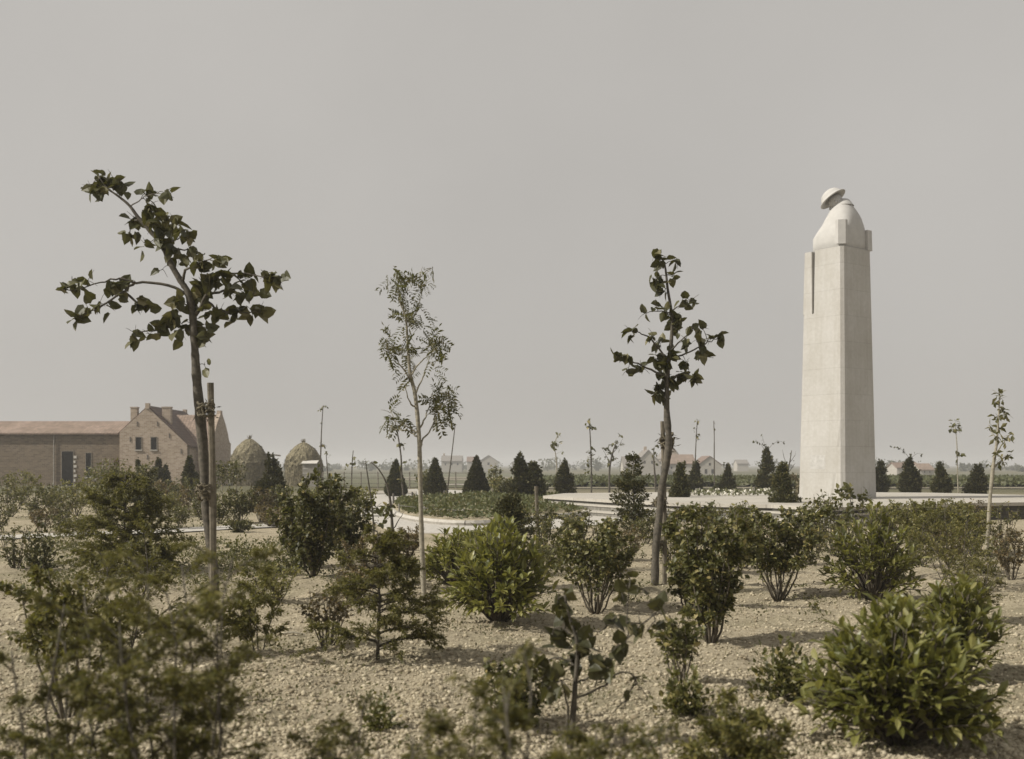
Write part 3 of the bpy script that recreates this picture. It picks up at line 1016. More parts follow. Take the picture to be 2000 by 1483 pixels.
for (xx, zz) in ((-32.2, 3.9), (-28.9, 4.2), (-27.9, 2.9), (-30.75, 2.4), (-31.6, 5.2), (-29.9, 5.2)):
    g = MB(); g.box(xx - .03, xx + .03, y0 - .05, y0 + .05, zz - .2, zz + .2); bbuild(g, 'wall_anchor', M['iron'], fh)
g = MB()                                                                                              # cross wing
yr, zr, ya, yb2, xe = 101.0, 6.1, 98.0, 104.0, -26.2
pl = [(ya, zb), (yb2, zb), (yb2, 3.5), (yr, zr - .12), (ya, 3.5)]
g.loft([[(xx, py, pz) for py, pz in pl] for xx in (-29.5, xe)])
bbuild(g, 'wing_wall', M['brick_new'], fh)
g = MB()
for (yc2, zc2) in ((ya - .2, 3.32), (yb2 + .2, 3.32)):
    g.hexa([(-30.6, yr, zr), (xe - .22, yr, zr), (xe - .22, yc2, zc2), (-28.0, yc2, zc2), (-30.6, yr, zr + .12), (xe - .22, yr, zr + .12), (xe - .22, yc2, zc2 + .12), (-28.0, yc2, zc2 + .12)])
bbuild(g, 'wing_roof', M['tile'], fh)
g = MB()                                                                                              # curved parapet gable
prof_ = [(ya - .35, 1.8), (ya - .35, 3.75), (ya + .05, 3.8), (ya + .35, 4.1), (ya + .7, 4.6), (ya + 1.5, 5.4), (yr - .35, 6.3), (yr - .3, 6.6), (yr + .3, 6.6), (yr + .35, 6.3), (yb2 - 1.5, 5.4), (yb2 - .7, 4.6), (yb2 - .35, 4.1), (yb2 - .05, 3.8), (yb2 + .35, 3.75), (yb2 + .35, 1.8)]
g.loft([[(xx, a, b_) for a, b_ in prof_] for xx in (xe - .2, xe + .15)])
bbuild(g, 'parapet_gable', M['brick_new'], fh)
g = MB(); g.tube([(x1 + .1, y0 + .2, -.5), (x1 + .1, y0 + .2, 3.2)], .05, 6); bbuild(g, 'drainpipe', M['post'], fh)

bn = thing('barn', (-41, 100, -.4), 'long low dark brick barn with an orange tiled roof left of the farmhouse', 'barn')
bx0, bx1, by = -58.0, -33.15, 97.0
g = MB(); g.box(bx0, bx1, by, 102.8, -.6, 4.35); bbuild(g, 'wall', M['brick_old'], bn)
g = MB()
for (ya_, za_, yb_, zb_) in ((by - .3, 4.36, 99.9, 5.5), (103.1, 4.36, 99.9, 5.5)):
    g.hexa([(bx0, ya_, za_), (bx1 + .0, ya_, za_), (bx1, yb_, zb_), (bx0, yb_, zb_), (bx0, ya_, za_ + .12), (bx1, ya_, za_ + .12), (bx1, yb_, zb_ + .12), (bx0, yb_, zb_ + .12)])
bbuild(g, 'roof', M['tile'], bn)
xd0, xd1 = P(121, 0, by)[0], P(143, 0, by)[0]
d_ = opening(bn, xd0, xd1, -.5, 2.9, by, True, 'door', False)
for k in range(8):
    g = MB()
    g.box(xd1 + .06, xd1 + .06 + (.24 if k % 2 else .14), by - .05, by + .1, -.5 + k * .4, -.5 + k * .4 + .22)
    bbuild(g, 'quoin', M['white'], bn)
xa, xb = P(168, 0, by)[0], P(178, 0, by)[0]
opening(bn, xa, xb, .7, 2.75, by)
g = MB(); xx = P(106, 0, by)[0]; g.tube([(xx, by - .1, -.5), (xx, by - .1, 4.3)], .05, 6); bbuild(g, 'drainpipe', M['boards'], bn)
g = MB(); xx = P(214, 0, by)[0]; g.box(xx, P(232, 0, by)[0], by - 1.2, by - .002, -.6, 2.2); bbuild(g, 'lean_to', M['brick_old'], bn)

# round hay stacks
def stack(px, Y, wpx, ptop, label, seed):
    x, z = (px - CX) / F * Y, float(gz(0, Y))
    H_ = EYE - (ptop - HY) / F * Y - z
    r0 = wpx / 2 / F * Y
    o = thing('haystack', (x, Y, z), label, 'haystack', 'round haystacks beside the farmhouse')
    g = MB()
    rings = []
    nseg = 56
    an = np.arange(nseg) / nseg * 2 * math.pi
    for t, rr in ((0, .93), (.15, .95), (.3, .98), (.44, 1.0), (.5, 1.03), (.53, .99), (.6, .95), (.68, .88), (.76, .77), (.83, .64), (.89, .49), (.94, .34), (.98, .18), (1.0, .03)):
        rad = r0 * rr * (1 + .035 * vnoise(np.cos(an) * 3 + seed, np.sin(an) * 3 + t * 9, .6, seed) + .02 * R.normal(size=nseg))
        rings.append(np.stack([np.cos(an) * rad, np.sin(an) * rad, np.full(nseg, t * H_) + R.normal(size=nseg) * .02], -1))
    g.loft(rings)
    N = 2600
    t = R.random(N); a2 = R.random(N) * 6.28
    tt = np.interp(t, [0, .44, .52, .68, .83, .94, 1], [.94, 1, 1, .88, .64, .34, .05]) * r0
    pos = np.stack([np.cos(a2) * tt, np.sin(a2) * tt, t * H_], -1)
    d = np.stack([np.cos(a2) * .5, np.sin(a2) * .5, -np.ones(N)], -1) + .35 * R.normal(size=(N, 3))
    g.leaves(FINE, pos, d, np.stack([np.cos(a2), np.sin(a2), np.full(N, .3)], -1), .14 + .2 * R.random(N), .35)
    g.build('stack', M['thatch'], o)
    g = MB()
    g.tube([(0, 0, H_ - .1), (.02, 0, H_ + .28)], [.06, .03], 6)
    g.leaves(FINE, np.tile([[0, 0, H_]], (22, 1)) + R.normal(size=(22, 3)) * .08, rv(22) + (0, 0, .8), rv(22), .3, .4)
    g.build('finial', M['thatch'], o)
    return o, H_, r0
st1, H1, r1 = stack(487, 97, 72, 857, 'round haystack with a beam sticking out, left of the two', 3)
g = MB(); g.tube([(r1 * .55, -.2, H1 * .69), (r1 * 1.72, -.2, H1 * .64)], .075, 6); g.build('beam', M['post'], st1)
g = MB(); g.tube([(r1 * 1.0, -.15, 0), (r1 * 1.0, -.15, H1 * .66)], .09, 6); g.build('prop', M['post'], st1)
st2, H2, r2 = stack(593, 95, 72, 864, 'round haystack with a boarded shelter against it, right of the two', 8)
hs = thing('shelter', (st2.location.x + r2 * .42, st2.location.y - r2 - .3, float(gz(0, 93))), 'small grey boarded shelter leaning against the second haystack', 'shelter')
g = MB(); g.box(-.35, .75, -.3, .5, -.1, 1.85); g.build('wall', M['boards'], hs)
g = MB(); g.hexa([(-.45, -.42, 1.87), (.85, -.42, 1.87), (.85, .6, 2.1), (-.45, .6, 2.1), (-.45, -.42, 1.93), (.85, -.42, 1.93), (.85, .6, 2.16), (-.45, .6, 2.16)]); g.build('roof', M['white'], hs)
for k in range(4):
    g = MB(); g.box(-.32, .1, -.318, -.301, .35 + k * .36, .41 + k * .36); g.build('slat', M['white'], hs)

# far houses
def house(px0, px1, Y, pridge, peave, depth, label, wall='plaster', roof='tile_far', ridge='x', gx=.5, windows=(), base=None, chimneys=()):
    xa, xb = (px0 - CX) / F * Y, (px1 - CX) / F * Y
    zr_, ze = EYE - (pridge - HY) / F * Y, EYE - (peave - HY) / F * Y
    zb = float(gz(0, Y)) - .3
    o = thing('far_house', ((xa + xb) / 2, Y, zb), label, 'house', 'houses across the fields')
    def bb(g, nm, m, p=o):
        q = g.build(nm, m, p, origin=o.location)
        return q
    y1_ = Y + depth
    t = .22
    g = MB(); g2 = MB()
    if ridge == 'x':
        ym = Y + depth / 2
        g.loft([[(xx, Y, zb), (xx, y1_, zb), (xx, y1_, ze), (xx, ym, zr_), (xx, Y, ze)] for xx in (xa, xb)])
        for yy in (Y - .3, y1_ + .3):
            g2.hexa([(xa - .2, yy, ze - .15), (xb + .2, yy, ze - .15), (xb + .2, ym, zr_ + .02), (xa - .2, ym, zr_ + .02), (xa - .2, yy, ze - .15 + t), (xb + .2, yy, ze - .15 + t), (xb + .2, ym, zr_ + t), (xa - .2, ym, zr_ + t)])
    else:
        xm = xa + (xb - xa) * gx
        g.loft([[(xa, yy, zb), (xb, yy, zb), (xb, yy, ze), (xm, yy, zr_), (xa, yy, ze)] for yy in (Y, y1_)])
        for xx in (xa - .3, xb + .3):
            g2.hexa([(xx, Y - .2, ze - .15), (xm, Y - .2, zr_ + .02), (xm, y1_ + .2, zr_ + .02), (xx, y1_ + .2, ze - .15), (xx, Y - .2, ze - .15 + t), (xm, Y - .2, zr_ + t), (xm, y1_ + .2, zr_ + t), (xx, y1_ + .2, ze - .15 + t)])
    bb(g, 'wall', M[wall]); rfo = bb(g2, 'roof', M[roof])
    for (wx, wz, ww, wh) in windows:      # fractions of width / pixels of height
        cx_, cz_ = xa + (xb - xa) * wx, EYE - (wz - HY) / F * Y
        g = MB(); g.box(cx_ - ww / F * Y / 2, cx_ + ww / F * Y / 2, Y - .02, Y + .2, cz_ - wh / F * Y / 2, cz_ + wh / F * Y / 2); bb(g, 'window', M['dark'])
    for cx in chimneys:
        cxx = xa + (xb - xa) * cx
        g = MB(); g.box(cxx - .35, cxx + .35, Y + depth / 2 - .3, Y + depth / 2 + .3, zr_ - 1.5, zr_ + 1.1); g.build('chimney', M['brick_new'], rfo, origin=o.location)
    return o
house(1364, 1409, 285, 892, 909, 12, 'small far house with a pale gable and red roof, rightmost beside the barn', 'plaster', 'tile_far', 'y', .5, ((.5, 907, 4, 5), (.33, 921, 5, 9), (.62, 921, 5, 9)))
house(1300, 1358, 292, 889, 906, 10, 'far barn with a broad pinkish orange roof beside the small gabled house', 'plaster', 'tile', 'x', .5, ((.2, 914, 3, 5), (.6, 914, 3, 5)))
house(1243, 1290, 288, 880, 906, 14, 'large far farmhouse with a tall pale gable behind the ragged conifer', 'plaster', 'slate', 'y', .5, ((.35, 903, 3, 6), (.65, 903, 3, 6)), None, (.5,))
house(1218, 1246, 290, 893, 912, 8, 'low far outbuilding adjoining the left side of the large far farmhouse', 'plaster', 'slate', 'x')
house(1296, 1330, 330, 872, 896, 16, 'far building with a steep grey roof behind the pinkish barn roof', 'brick_new', 'slate', 'y')
house(862, 902, 430, 891, 901, 9, 'hazy far house with a dark roof above the row of dense conifers', 'plaster', 'slate', 'x', .5, ((.2, 907, 3, 4), (.5, 907, 3, 4), (.8, 907, 3, 4)), None, (.1,))
house(912, 934, 460, 893, 902, 9, 'hazy pale far cottage just behind the tip of the middle conifer', 'plaster', 'tile_far', 'x')
house(936, 972, 440, 890, 902, 10, 'hazy pale far house with a wide roof right of the middle conifer', 'plaster', 'slate', 'y', .5, ((.5, 906, 4, 5),), None, ())
house(1752, 1774, 260, 905, 914, 7, 'far cottage with an ochre roof, nearest the right side of the monument', 'plaster', 'tile_far', 'x')
house(1776, 1797, 270, 904, 915, 7, 'far cottage with a sunlit ochre roof half behind an arching conifer', 'plaster', 'tile', 'x')
house(1798, 1824, 255, 907, 918, 7, 'low far cottage with orange roof and pale gable, rightmost of the row', 'plaster', 'tile', 'x', .5, ((.3, 922, 2, 3), (.7, 922, 2, 3)))
house(1440, 1462, 480, 899, 906, 8, 'tiny hazy house far out in the fields left of the monument', 'plaster', 'slate', 'x')
house(1000, 1024, 520, 897, 904, 9, 'tiny hazy house far out behind the largest of the dense conifers', 'plaster', 'slate', 'y')

# far wood and hedges: one mass in the haze
g = MB()
for k in range(150):
    Y = 420 + 520 * R.random()
    px = -150 + 2300 * R.random()
    x = (px - CX) / F * Y
    h_ = (2.0 + 5.5 * R.random() ** 2.0)
    wd = h_ * (.9 + 2.2 * R.random())
    n2 = 80
    q = rv(n2) * R.random((n2, 1)) ** .5
    pos = q * np.array([wd / 2, wd / 3, h_ / 2]) + (x, Y, -1.2 + h_ * .5)
    g.leaves(BROAD, pos, rv(n2), rv(n2), 1.3)
tag(g.build('far_woodland', M['farwood']), 'low hazy trees and hedges along the far horizon', 'woodland', kind='stuff')
g = MB()
N = 15000
Yq = 86 + 46 * R.random(N); xq = Yq * (.02 + .56 * R.random(N))
row = np.round(Yq / 1.6) * 1.6
pos = np.stack([xq, row + R.normal(size=N) * .25, gz(xq, row) + .1 + .55 * R.random(N)], -1)
g.leaves(BROAD, pos, rv(N) + (0, 0, .5), rv(N), .32)
tag(g.build('crop_rows', M['crop']), 'dark green rows of a low crop in the field beyond the garden', 'crop', kind='stuff')
# planting in the bed
g = MB()
N = 17000
q = R.random((N * 3, 2)) * (bedp.max(0) - bedp.min(0)) + bedp.min(0)
def inside(pts, poly):
    x, y = pts.T
    c = np.zeros(len(pts), bool)
    for a in range(len(poly)):
        (xa, ya), (xb, yb) = poly[a], poly[a - 1]
        c ^= ((ya > y) != (yb > y)) & (x < (xb - xa) * (y - ya) / (yb - ya + 1e-12) + xa)
    return c
q = q[inside(q, bc + (bedp - bc) * .95)][:N]
rho = np.clip(np.linalg.norm((q - bc) / (bedp.max(0) - bedp.min(0)) * 2, axis=1), 0, 1)
cl = vnoise(q[:, 0], q[:, 1], .5, 4)
pos = np.c_[q, .16 + .2 * (1 - rho) + (.1 + .14 * np.clip(cl, -.5, 1)) * R.random(len(q))]
g.leaves(BROAD, pos, rv(len(q)) + (0, 0, .5), rv(len(q)) * .6 + (0, 0, .8), .09 + .06 * R.random(len(q)))
tag(g.build('bed_planting', M['bed']), 'low dark green ground cover filling the kerbed planting bed', 'ground cover', kind='stuff')
# weeds
g = MB()
N = 9000
ctr = []
for (ax0, ax1, ay0, ay1, cnt) in ((60, 560, 1050, 1150, 300), (60, 700, 985, 1035, 150), (560, 830, 1050, 1150, 40), (1000, 1960, 1040, 1150, 45), (420, 1960, 1150, 1480, 120), (60, 420, 1150, 1480, 50)):
    for _ in range(cnt):
        ctr.append(ground(ax0 + (ax1 - ax0) * R.random(), ay0 + (ay1 - ay0) * R.random()))
for (x, Y, z) in ctr:
    n2 = int(18 + 40 * R.random())
    sc = .08 + .16 * R.random()
    pos = np.array([x, Y, z]) + R.normal(size=(n2, 3)) * (sc, sc, 0) + np.c_[np.zeros((n2, 2)), R.random(n2) * sc * .6]
    g.leaves(BROAD, pos, rv(n2) + (0, 0, .5), rv(n2) * .7 + (0, 0, .7), np.clip(.0022 * Y, .025, .06) * (.6 + .7 * R.random(n2)))
tag(g.build('weeds', M['weed']), 'small weeds scattered over the sandy garden soil', 'weeds', kind='stuff')

# ------------------------------------------------------------------ hand-drawn young trees
def pinnate(mb, pos, d, up, size):
    for p, dd, uu, s in zip(pos, nrm(d), up, size):
        side = nrm(np.cross(uu, dd))
        t = np.repeat(np.linspace(.2, .95, 6), 2)
        sg = np.tile([1, -1], 6)
        droop = np.array([0, 0, -.25]) * (t ** 2)[:, None] * s
        pp = p + dd * (t * s)[:, None] + droop
        ld = side * sg[:, None] + dd * .55 + .12 * R.normal(size=(12, 3))
        mb.leaves(FINE, pp, ld, np.tile(uu, (12, 1)), s * .36, .7)
        mb.leaves(FINE, (p + dd * s * .95)[None], dd[None], uu[None], s * .33, .7)


def hand_tree(name, label, cat, group, trunk, tr_r, branches, clumps, leaf, Y, tm=HEART, m='linden', pin=False, bark='bark', mult=1.25, base=None, depth=.55, droop=.5, lean=0.0):
    bx, by_ = base or trunk[0]
    x, Y0, z = ground(bx, by_) if Y is None else ((bx - CX) / F * Y, Y, float(gz((bx - CX) / F * Y, Y)))
    Y = Y0
    o = thing(name, (x, Y, z), label, cat, group)
    O = np.array([x, Y, z])
    st, fo = MB(), MB()
    tp = np.array([P(a, b_, Y) for a, b_ in trunk]) - O
    tp[0, 2] = min(tp[0, 2], -.03)
    k = len(tp)
    sp = smooth_poly(tp, 4, False)
    rr = np.interp(np.linspace(0, 1, len(sp)), np.linspace(0, 1, len(tr_r)), tr_r) * Y / F
    rr = rr * (1 + .07 * R.normal(size=len(rr)))
    st.tube(sp, rr, 9)
    samp = [(q, 0) for q in sp[len(sp) // 3:]]
    for bi, br in enumerate(branches):
        dy = (R.random() * 2 - 1) * depth
        bp = []
        for q, (a, b_) in enumerate(br):
            t = q / max(1, len(br) - 1)
            bp.append(P(a, b_, Y + dy * t) - O)
        c = smooth_poly(np.array(bp), 4, False)
        c[1:] += R.normal(size=(len(c) - 1, 3)) * .006
        r0 = np.interp(c[0, 2], sp[:, 2], rr) * .5
        st.tube(c, np.linspace(max(r0, .006), .004, len(c)), 6)
        samp += [(q, 1) for q in c]
    SP = np.array([q for q, _ in samp])
    for (a, b_, cnt) in clumps:
        c = P(a, b_, Y) - O
        dd = np.linalg.norm((SP - c)[:, [0, 2]], axis=1)
        kk = int(np.argmin(dd))
        c = P(a, b_, Y + SP[kk, 1] + (R.random() - .5) * .16) - O
        if dd[kk] > .02:
            st.tube(curve3(SP[kk], c, (0, 0, .03), 4), [.006, .005, .004, .003], 4)
        for _ in range(2):
            e = c + np.clip(R.normal(size=3), -1, 1) * min(leaf, .16) * .7
            st.tube(curve3(c * .9 + SP[kk] * .1 if dd[kk] < .15 else c, e, (0, 0, .01), 4), [.004, .0035, .003, .002], 4)
        cnt = max(1, int(round(cnt * mult)))
        at = c + R.normal(size=(cnt, 3)) * (leaf * .22)
        d = R.normal(size=(cnt, 3)) + np.array([.15, 0, -droop])
        up = np.array([0, 0, .8]) + .7 * R.normal(size=(cnt, 3))
        sz = leaf * (.65 + .55 * R.random(cnt))
        if pin:
            pinnate(fo, at, d, up, sz)
        else:
            fo.leaves(tm, at, d, up, sz)
    st.build('trunk', M[bark], o, True)
    fo.build('crown', M[m], o)
    return o


def stake(px0, py0, px1, py1, rpx, Y, label, ties=(), m='stake'):
    """wooden stake; ties are (px, py, half width px, half height px)"""
    x = (px0 - CX) / F * Y
    z = float(gz(x, Y))
    o = thing('tree_stake', (x, Y, z), label, 'stake', 'wooden stakes for the young trees')
    O = np.array([x, Y, z])
    a, b_ = P(px0, py0, Y) - O, P(px1, py1, Y) - O
    a[2] = -.05
    g = MB()
    c = curve3(a, b_, (.012, 0, 0), 9)
    g.tube(c, rpx * Y / F * (1.05 - .1 * np.linspace(0, 1, 9)) * (1 + .05 * R.normal(size=9)), 8)
    g.build('post', M[m], o, False)
    for (tx, ty, hw, hh_) in ties:
        q = P(tx, ty, Y - .02) - O
        g = MB()
        for k in range(4):
            zz = (k - 1.5) / 2 * hh_ * Y / F
            an = np.arange(15) / 14 * 2 * math.pi + R.random() * 6
            wv = hw * Y / F * (1 + .15 * R.normal())
            g.tube(np.stack([q[0] + np.cos(an) * wv, q[1] + np.sin(an) * .085, q[2] + zz + .02 * R.normal(size=15)], -1), .016, 5)
        n2 = 70
        pts = q + R.normal(size=(n2, 3)) * (hw * Y / F * .5, .05, hh_ * Y / F * .5)
        g.leaves(FINE, pts, rv(n2) + (0, 0, -.4), rv(n2), .1, .35)
        g.build('tie', M['straw_tie'], o)
    return o


YA = 14.6
hand_tree('linden_sapling', 'tall young linden with a bent leaning leader, the largest tree, on the left', 'young tree', 'young trees in the garden',
    [(421, 1172), (416, 1100), (405, 1010), (401, 950), (397, 880), (390, 800), (386, 760), (382, 705), (380, 668), (376, 612), (367, 572), (357, 555), (340, 527), (326, 498), (312, 473), (292, 450), (270, 425), (253, 402), (233, 385), (210, 368), (193, 345)],
    [9, 9.5, 10, 10, 9, 8, 7, 6.5, 5.5, 5, 4, 3, 2.2, 1.6],
    [[(362, 573), (329, 558), (264, 551), (241, 546), (207, 549), (159, 563), (130, 568)], [(264, 551), (236, 573), (202, 595), (182, 606), (156, 620)], [(241, 570), (270, 592), (284, 600)],
     [(374, 654), (352, 637), (301, 646), (265, 649)], [(356, 550), (360, 532), (374, 521), (400, 510), (437, 510)], [(380, 618), (391, 600), (403, 572), (428, 538), (471, 535), (513, 541), (544, 546)],
     [(382, 616), (403, 589), (425, 606), (457, 610), (508, 609)], [(404, 575), (437, 569), (479, 561), (498, 574)], [(255, 403), (272, 392), (287, 382), (321, 378)], [(281, 436), (315, 427), (343, 437)],
     [(318, 482), (340, 470), (364, 459)], [(325, 492), (360, 487), (382, 496)], [(270, 427), (256, 438), (252, 459)]],
    [(193, 343, 5), (177, 366, 3), (195, 366, 5), (225, 352, 6), (241, 367, 3), (285, 380, 5), (322, 378, 3), (290, 405, 7), (265, 430, 6), (254, 459, 4), (318, 426, 5), (300, 440, 6), (345, 437, 2), (310, 460, 8), (340, 455, 5), (364, 460, 5),
     (287, 482, 3), (335, 485, 7), (352, 502, 3), (373, 492, 5), (390, 515, 9), (427, 510, 6), (316, 527, 1), (122, 566, 4), (142, 557, 4), (172, 547, 1), (222, 562, 4), (240, 555, 5), (236, 575, 3), (155, 621, 4), (173, 604, 3), (195, 590, 2), (210, 597, 2),
     (268, 592, 4), (283, 600, 3), (263, 653, 3), (293, 655, 2), (316, 640, 5), (345, 590, 8), (340, 620, 8), (375, 600, 6), (395, 565, 8), (410, 545, 8), (440, 540, 5), (445, 565, 5), (473, 572, 5), (500, 574, 4), (480, 545, 8), (525, 541, 9), (545, 548, 4),
     (403, 607, 4), (428, 610, 6), (457, 607, 4), (490, 609, 4), (507, 607, 4), (460, 622, 2), (352, 650, 2), (395, 662, 6), (412, 645, 3), (401, 713, 1), (375, 635, 5)],
    .16, YA, mult=1.75)
stake(416, 1185, 411, 748, 6.5, YA - .18, 'tall thick stake tied to the largest leaning linden', [(402, 800, 15, 13), (399, 960, 12, 14)])

hand_tree('rowan_sapling', 'slender rowan sapling with feathery leaves, in the middle of the garden', 'young tree', 'young trees in the garden',
    [(829, 1172), (825, 1094), (822, 1000), (820, 905), (818, 848), (811, 773), (801, 730), (797, 683), (794, 636), (790, 612), (781, 589), (777, 545)],
    [6, 5, 4.6, 4.4, 4, 3.4, 2.6, 2, 1.5, 1],
    [[(820, 880), (827, 858), (842, 839), (851, 806), (858, 795)], [(821, 835), (835, 806), (842, 778)], [(817, 853), (794, 841), (766, 836), (756, 826)], [(816, 845), (790, 832), (772, 822)], [(811, 794), (797, 782), (793, 754)],
     [(800, 742), (780, 711), (757, 683)], [(801, 735), (818, 711), (839, 692), (856, 674)], [(812, 770), (827, 735), (842, 692)], [(795, 640), (812, 612), (824, 570), (820, 542)]],
    [(774, 528, 4), (778, 545, 5), (781, 565, 5), (788, 580, 4), (820, 540, 4), (826, 560, 5), (843, 524, 1), (797, 610, 5), (825, 608, 4), (798, 630, 5), (820, 640, 3), (755, 665, 4), (768, 680, 5), (780, 695, 4), (757, 683, 3), (797, 690, 5), (804, 662, 3), (850, 670, 5), (866, 672, 4),
     (838, 690, 3), (848, 715, 4), (810, 720, 3), (800, 745, 3), (845, 770, 6), (860, 780, 7), (880, 772, 6), (866, 805, 5), (852, 817, 4), (875, 790, 4), (765, 818, 6), (785, 825, 4), (762, 805, 3)],
    .2, None, pin=True, m='rowan', bark='bark_pale', mult=1.5, droop=.35)

YC = 16.2
hand_tree('linden_sapling', 'upright young linden with a straw tied trunk, left of the monument', 'young tree', 'young trees in the garden',
    [(1279, 1145), (1281, 1073), (1288, 1003), (1292, 956), (1301, 908), (1306, 861), (1302, 800), (1304, 724), (1311, 668), (1312, 616), (1304, 564), (1298, 517), (1283, 490)],
    [7.5, 7.5, 7, 6.8, 6.8, 7, 5, 4, 3.2, 2.6, 2, 1.3],
    [[(1303, 738), (1262, 718), (1232, 705), (1205, 693)], [(1305, 700), (1270, 662), (1248, 650), (1232, 646)], [(1308, 700), (1340, 690), (1370, 676), (1395, 664), (1410, 660)], [(1311, 685), (1330, 665), (1350, 645)], [(1311, 608), (1330, 595), (1347, 588)], [(1311, 612), (1285, 608), (1258, 613)], [(1303, 745), (1330, 730), (1356, 735)]],
    [(1280, 495, 4), (1290, 508, 4), (1322, 511, 3), (1278, 545, 6), (1290, 555, 5), (1315, 540, 3), (1298, 570, 2), (1335, 590, 4), (1350, 588, 2), (1280, 597, 3), (1258, 613, 2), (1300, 610, 4), (1322, 620, 5), (1318, 635, 4), (1232, 648, 5), (1277, 655, 3), (1290, 668, 3), (1320, 645, 3), (1340, 668, 4), (1365, 660, 6),
     (1355, 642, 3), (1372, 642, 2), (1390, 661, 2), (1408, 660, 6), (1377, 692, 4), (1370, 690, 4), (1207, 693, 5), (1222, 696, 3), (1227, 722, 3), (1250, 716, 3), (1256, 720, 2), (1285, 700, 6), (1300, 712, 8), (1310, 690, 6), (1340, 710, 4), (1330, 735, 9), (1310, 742, 9), (1355, 736, 8), (1290, 730, 6), (1285, 755, 5), (1298, 775, 8), (1280, 770, 3)],
    .135, YC, mult=1.7)
stake(1298, 1132, 1294, 823, 4.5, YC + .14, 'thin stake bound with straw to the upright linden left of the monument', [(1303, 862, 12, 15), (1289, 980, 10, 5), (1284, 1062, 10, 5)])

hand_tree('linden_sapling', 'small knee high linden sapling with big leaves, close to the camera', 'young tree', 'young trees in the garden',
    [(1112, 1462), (1119, 1400), (1124, 1330), (1128, 1260), (1112, 1205), (1103, 1162)], [6, 5.5, 5, 4, 3, 2],
    [[(1124, 1335), (1165, 1318), (1205, 1275), (1222, 1240), (1230, 1130)], [(1125, 1300), (1095, 1285), (1060, 1290), (1040, 1300)], [(1128, 1270), (1150, 1240), (1185, 1230)], [(1122, 1365), (1170, 1345), (1215, 1310), (1245, 1335)], [(1117, 1240), (1090, 1225), (1075, 1240)], [(1205, 1275), (1250, 1225), (1285, 1195)], [(1110, 1460), (1108, 1380), (1095, 1330), (1070, 1345)]],
    [(1103, 1160, 6), (1088, 1178, 5), (1112, 1205, 6), (1100, 1232, 6), (1085, 1252, 5), (1130, 1258, 6), (1150, 1268, 6), (1060, 1290, 6), (1077, 1312, 6), (1120, 1292, 7), (1042, 1300, 5), (1195, 1292, 5), (1215, 1258, 6), (1230, 1132, 5), (1208, 1150, 3), (1250, 1150, 3), (1288, 1186, 4), (1280, 1215, 5), (1250, 1218, 4), (1240, 1335, 2), (1222, 1372, 1), (1205, 1170, 1), (1150, 1300, 5), (1140, 1235, 4), (1070, 1345, 5), (1095, 1330, 5), (1175, 1330, 4), (1225, 1215, 3), (1195, 1212, 3)],
    .095, None, mult=1.0, depth=.2)
hand_tree('thin_sapling', 'tall pale stemmed sapling with narrow leaves at the right edge', 'sapling', 'thin saplings in the garden',
    [(1926, 1090), (1930, 1030), (1934, 970), (1940, 910), (1946, 870), (1950, 820), (1953, 765)], [4, 3.8, 3.6, 3.4, 2.6, 1.6, 1],
    [[(1944, 885), (1960, 865), (1972, 850)], [(1947, 860), (1938, 845), (1930, 830)], [(1940, 915), (1960, 895), (1975, 890)], [(1950, 820), (1965, 805)]],
    [(1950, 770, 6), (1942, 788, 5), (1958, 800, 6), (1948, 815, 7), (1966, 808, 5), (1935, 835, 5), (1952, 838, 7), (1945, 855, 7), (1962, 862, 6), (1972, 850, 5), (1950, 885, 6), (1972, 890, 5), (1938, 910, 4), (1958, 905, 4), (1955, 780, 5)],
    .14, None, tm=FINE, m='rowan', bark='bark_pale', mult=1.6)

def thin(label, trunk, clumps, leaf=.16, m='shrub', r=(2.2, 1.6, .9), branches=(), bark='bark', tm=BROAD, mult=1.3):
    return hand_tree('thin_sapling', label, 'sapling', 'thin saplings in the garden', trunk, list(r), list(branches), clumps, leaf, None, tm=tm, m=m, bark=bark, mult=mult, depth=.4)
thin('thin sapling with a leaf tuft at its tip, just left of the rowan', [(790, 985), (785, 935), (783, 890), (777, 850), (771, 822)], [(785, 908, 4), (783, 868, 4), (778, 866, 3), (784, 932, 3), (772, 838, 3)], .22)
thin('bare thin pole like sapling leaning right of the rowan', [(871, 978), (877, 930), (882, 890), (889, 830)], [(878, 940, 1)], .12, r=(1.8, 1.3, .8))
thin('thin pale sapling with one blurred leaf tuft, left of the double tufted one', [(1088, 968), (1088, 930), (1086, 895), (1083, 868), (1090, 850)], [(1090, 850, 3), (1083, 862, 4), (1078, 868, 4), (1092, 868, 3), (1100, 882, 1), (1080, 876, 2)], .26, r=(1.3, 1, .8), bark='bark_pale')
thin('thin upright sapling leafy at tip and halfway, above the left part of the terrace', [(1155, 966), (1155, 920), (1154, 880), (1152, 840), (1150, 818)], [(1150, 822, 4), (1153, 832, 5), (1160, 835, 3), (1147, 835, 3), (1155, 878, 4), (1148, 885, 4), (1148, 905, 5), (1146, 922, 5), (1158, 888, 3), (1150, 893, 3)], .22, r=(1.8, 1.3, .8))
thin('sapling with a spreading sparse crown, between two conifers on the terrace edge', [(1190, 964), (1190, 930), (1192, 905), (1198, 880), (1205, 862)], [(1212, 850, 4), (1203, 862, 4), (1195, 868, 5), (1185, 875, 4), (1178, 876, 3), (1192, 885, 6), (1200, 896, 5), (1190, 905, 5), (1214, 866, 3), (1186, 895, 3), (1206, 875, 4)], .22, r=(2.2, 1.8, 1), branches=[[(1192, 905), (1184, 890), (1175, 874)], [(1198, 884), (1208, 872), (1216, 858)]])
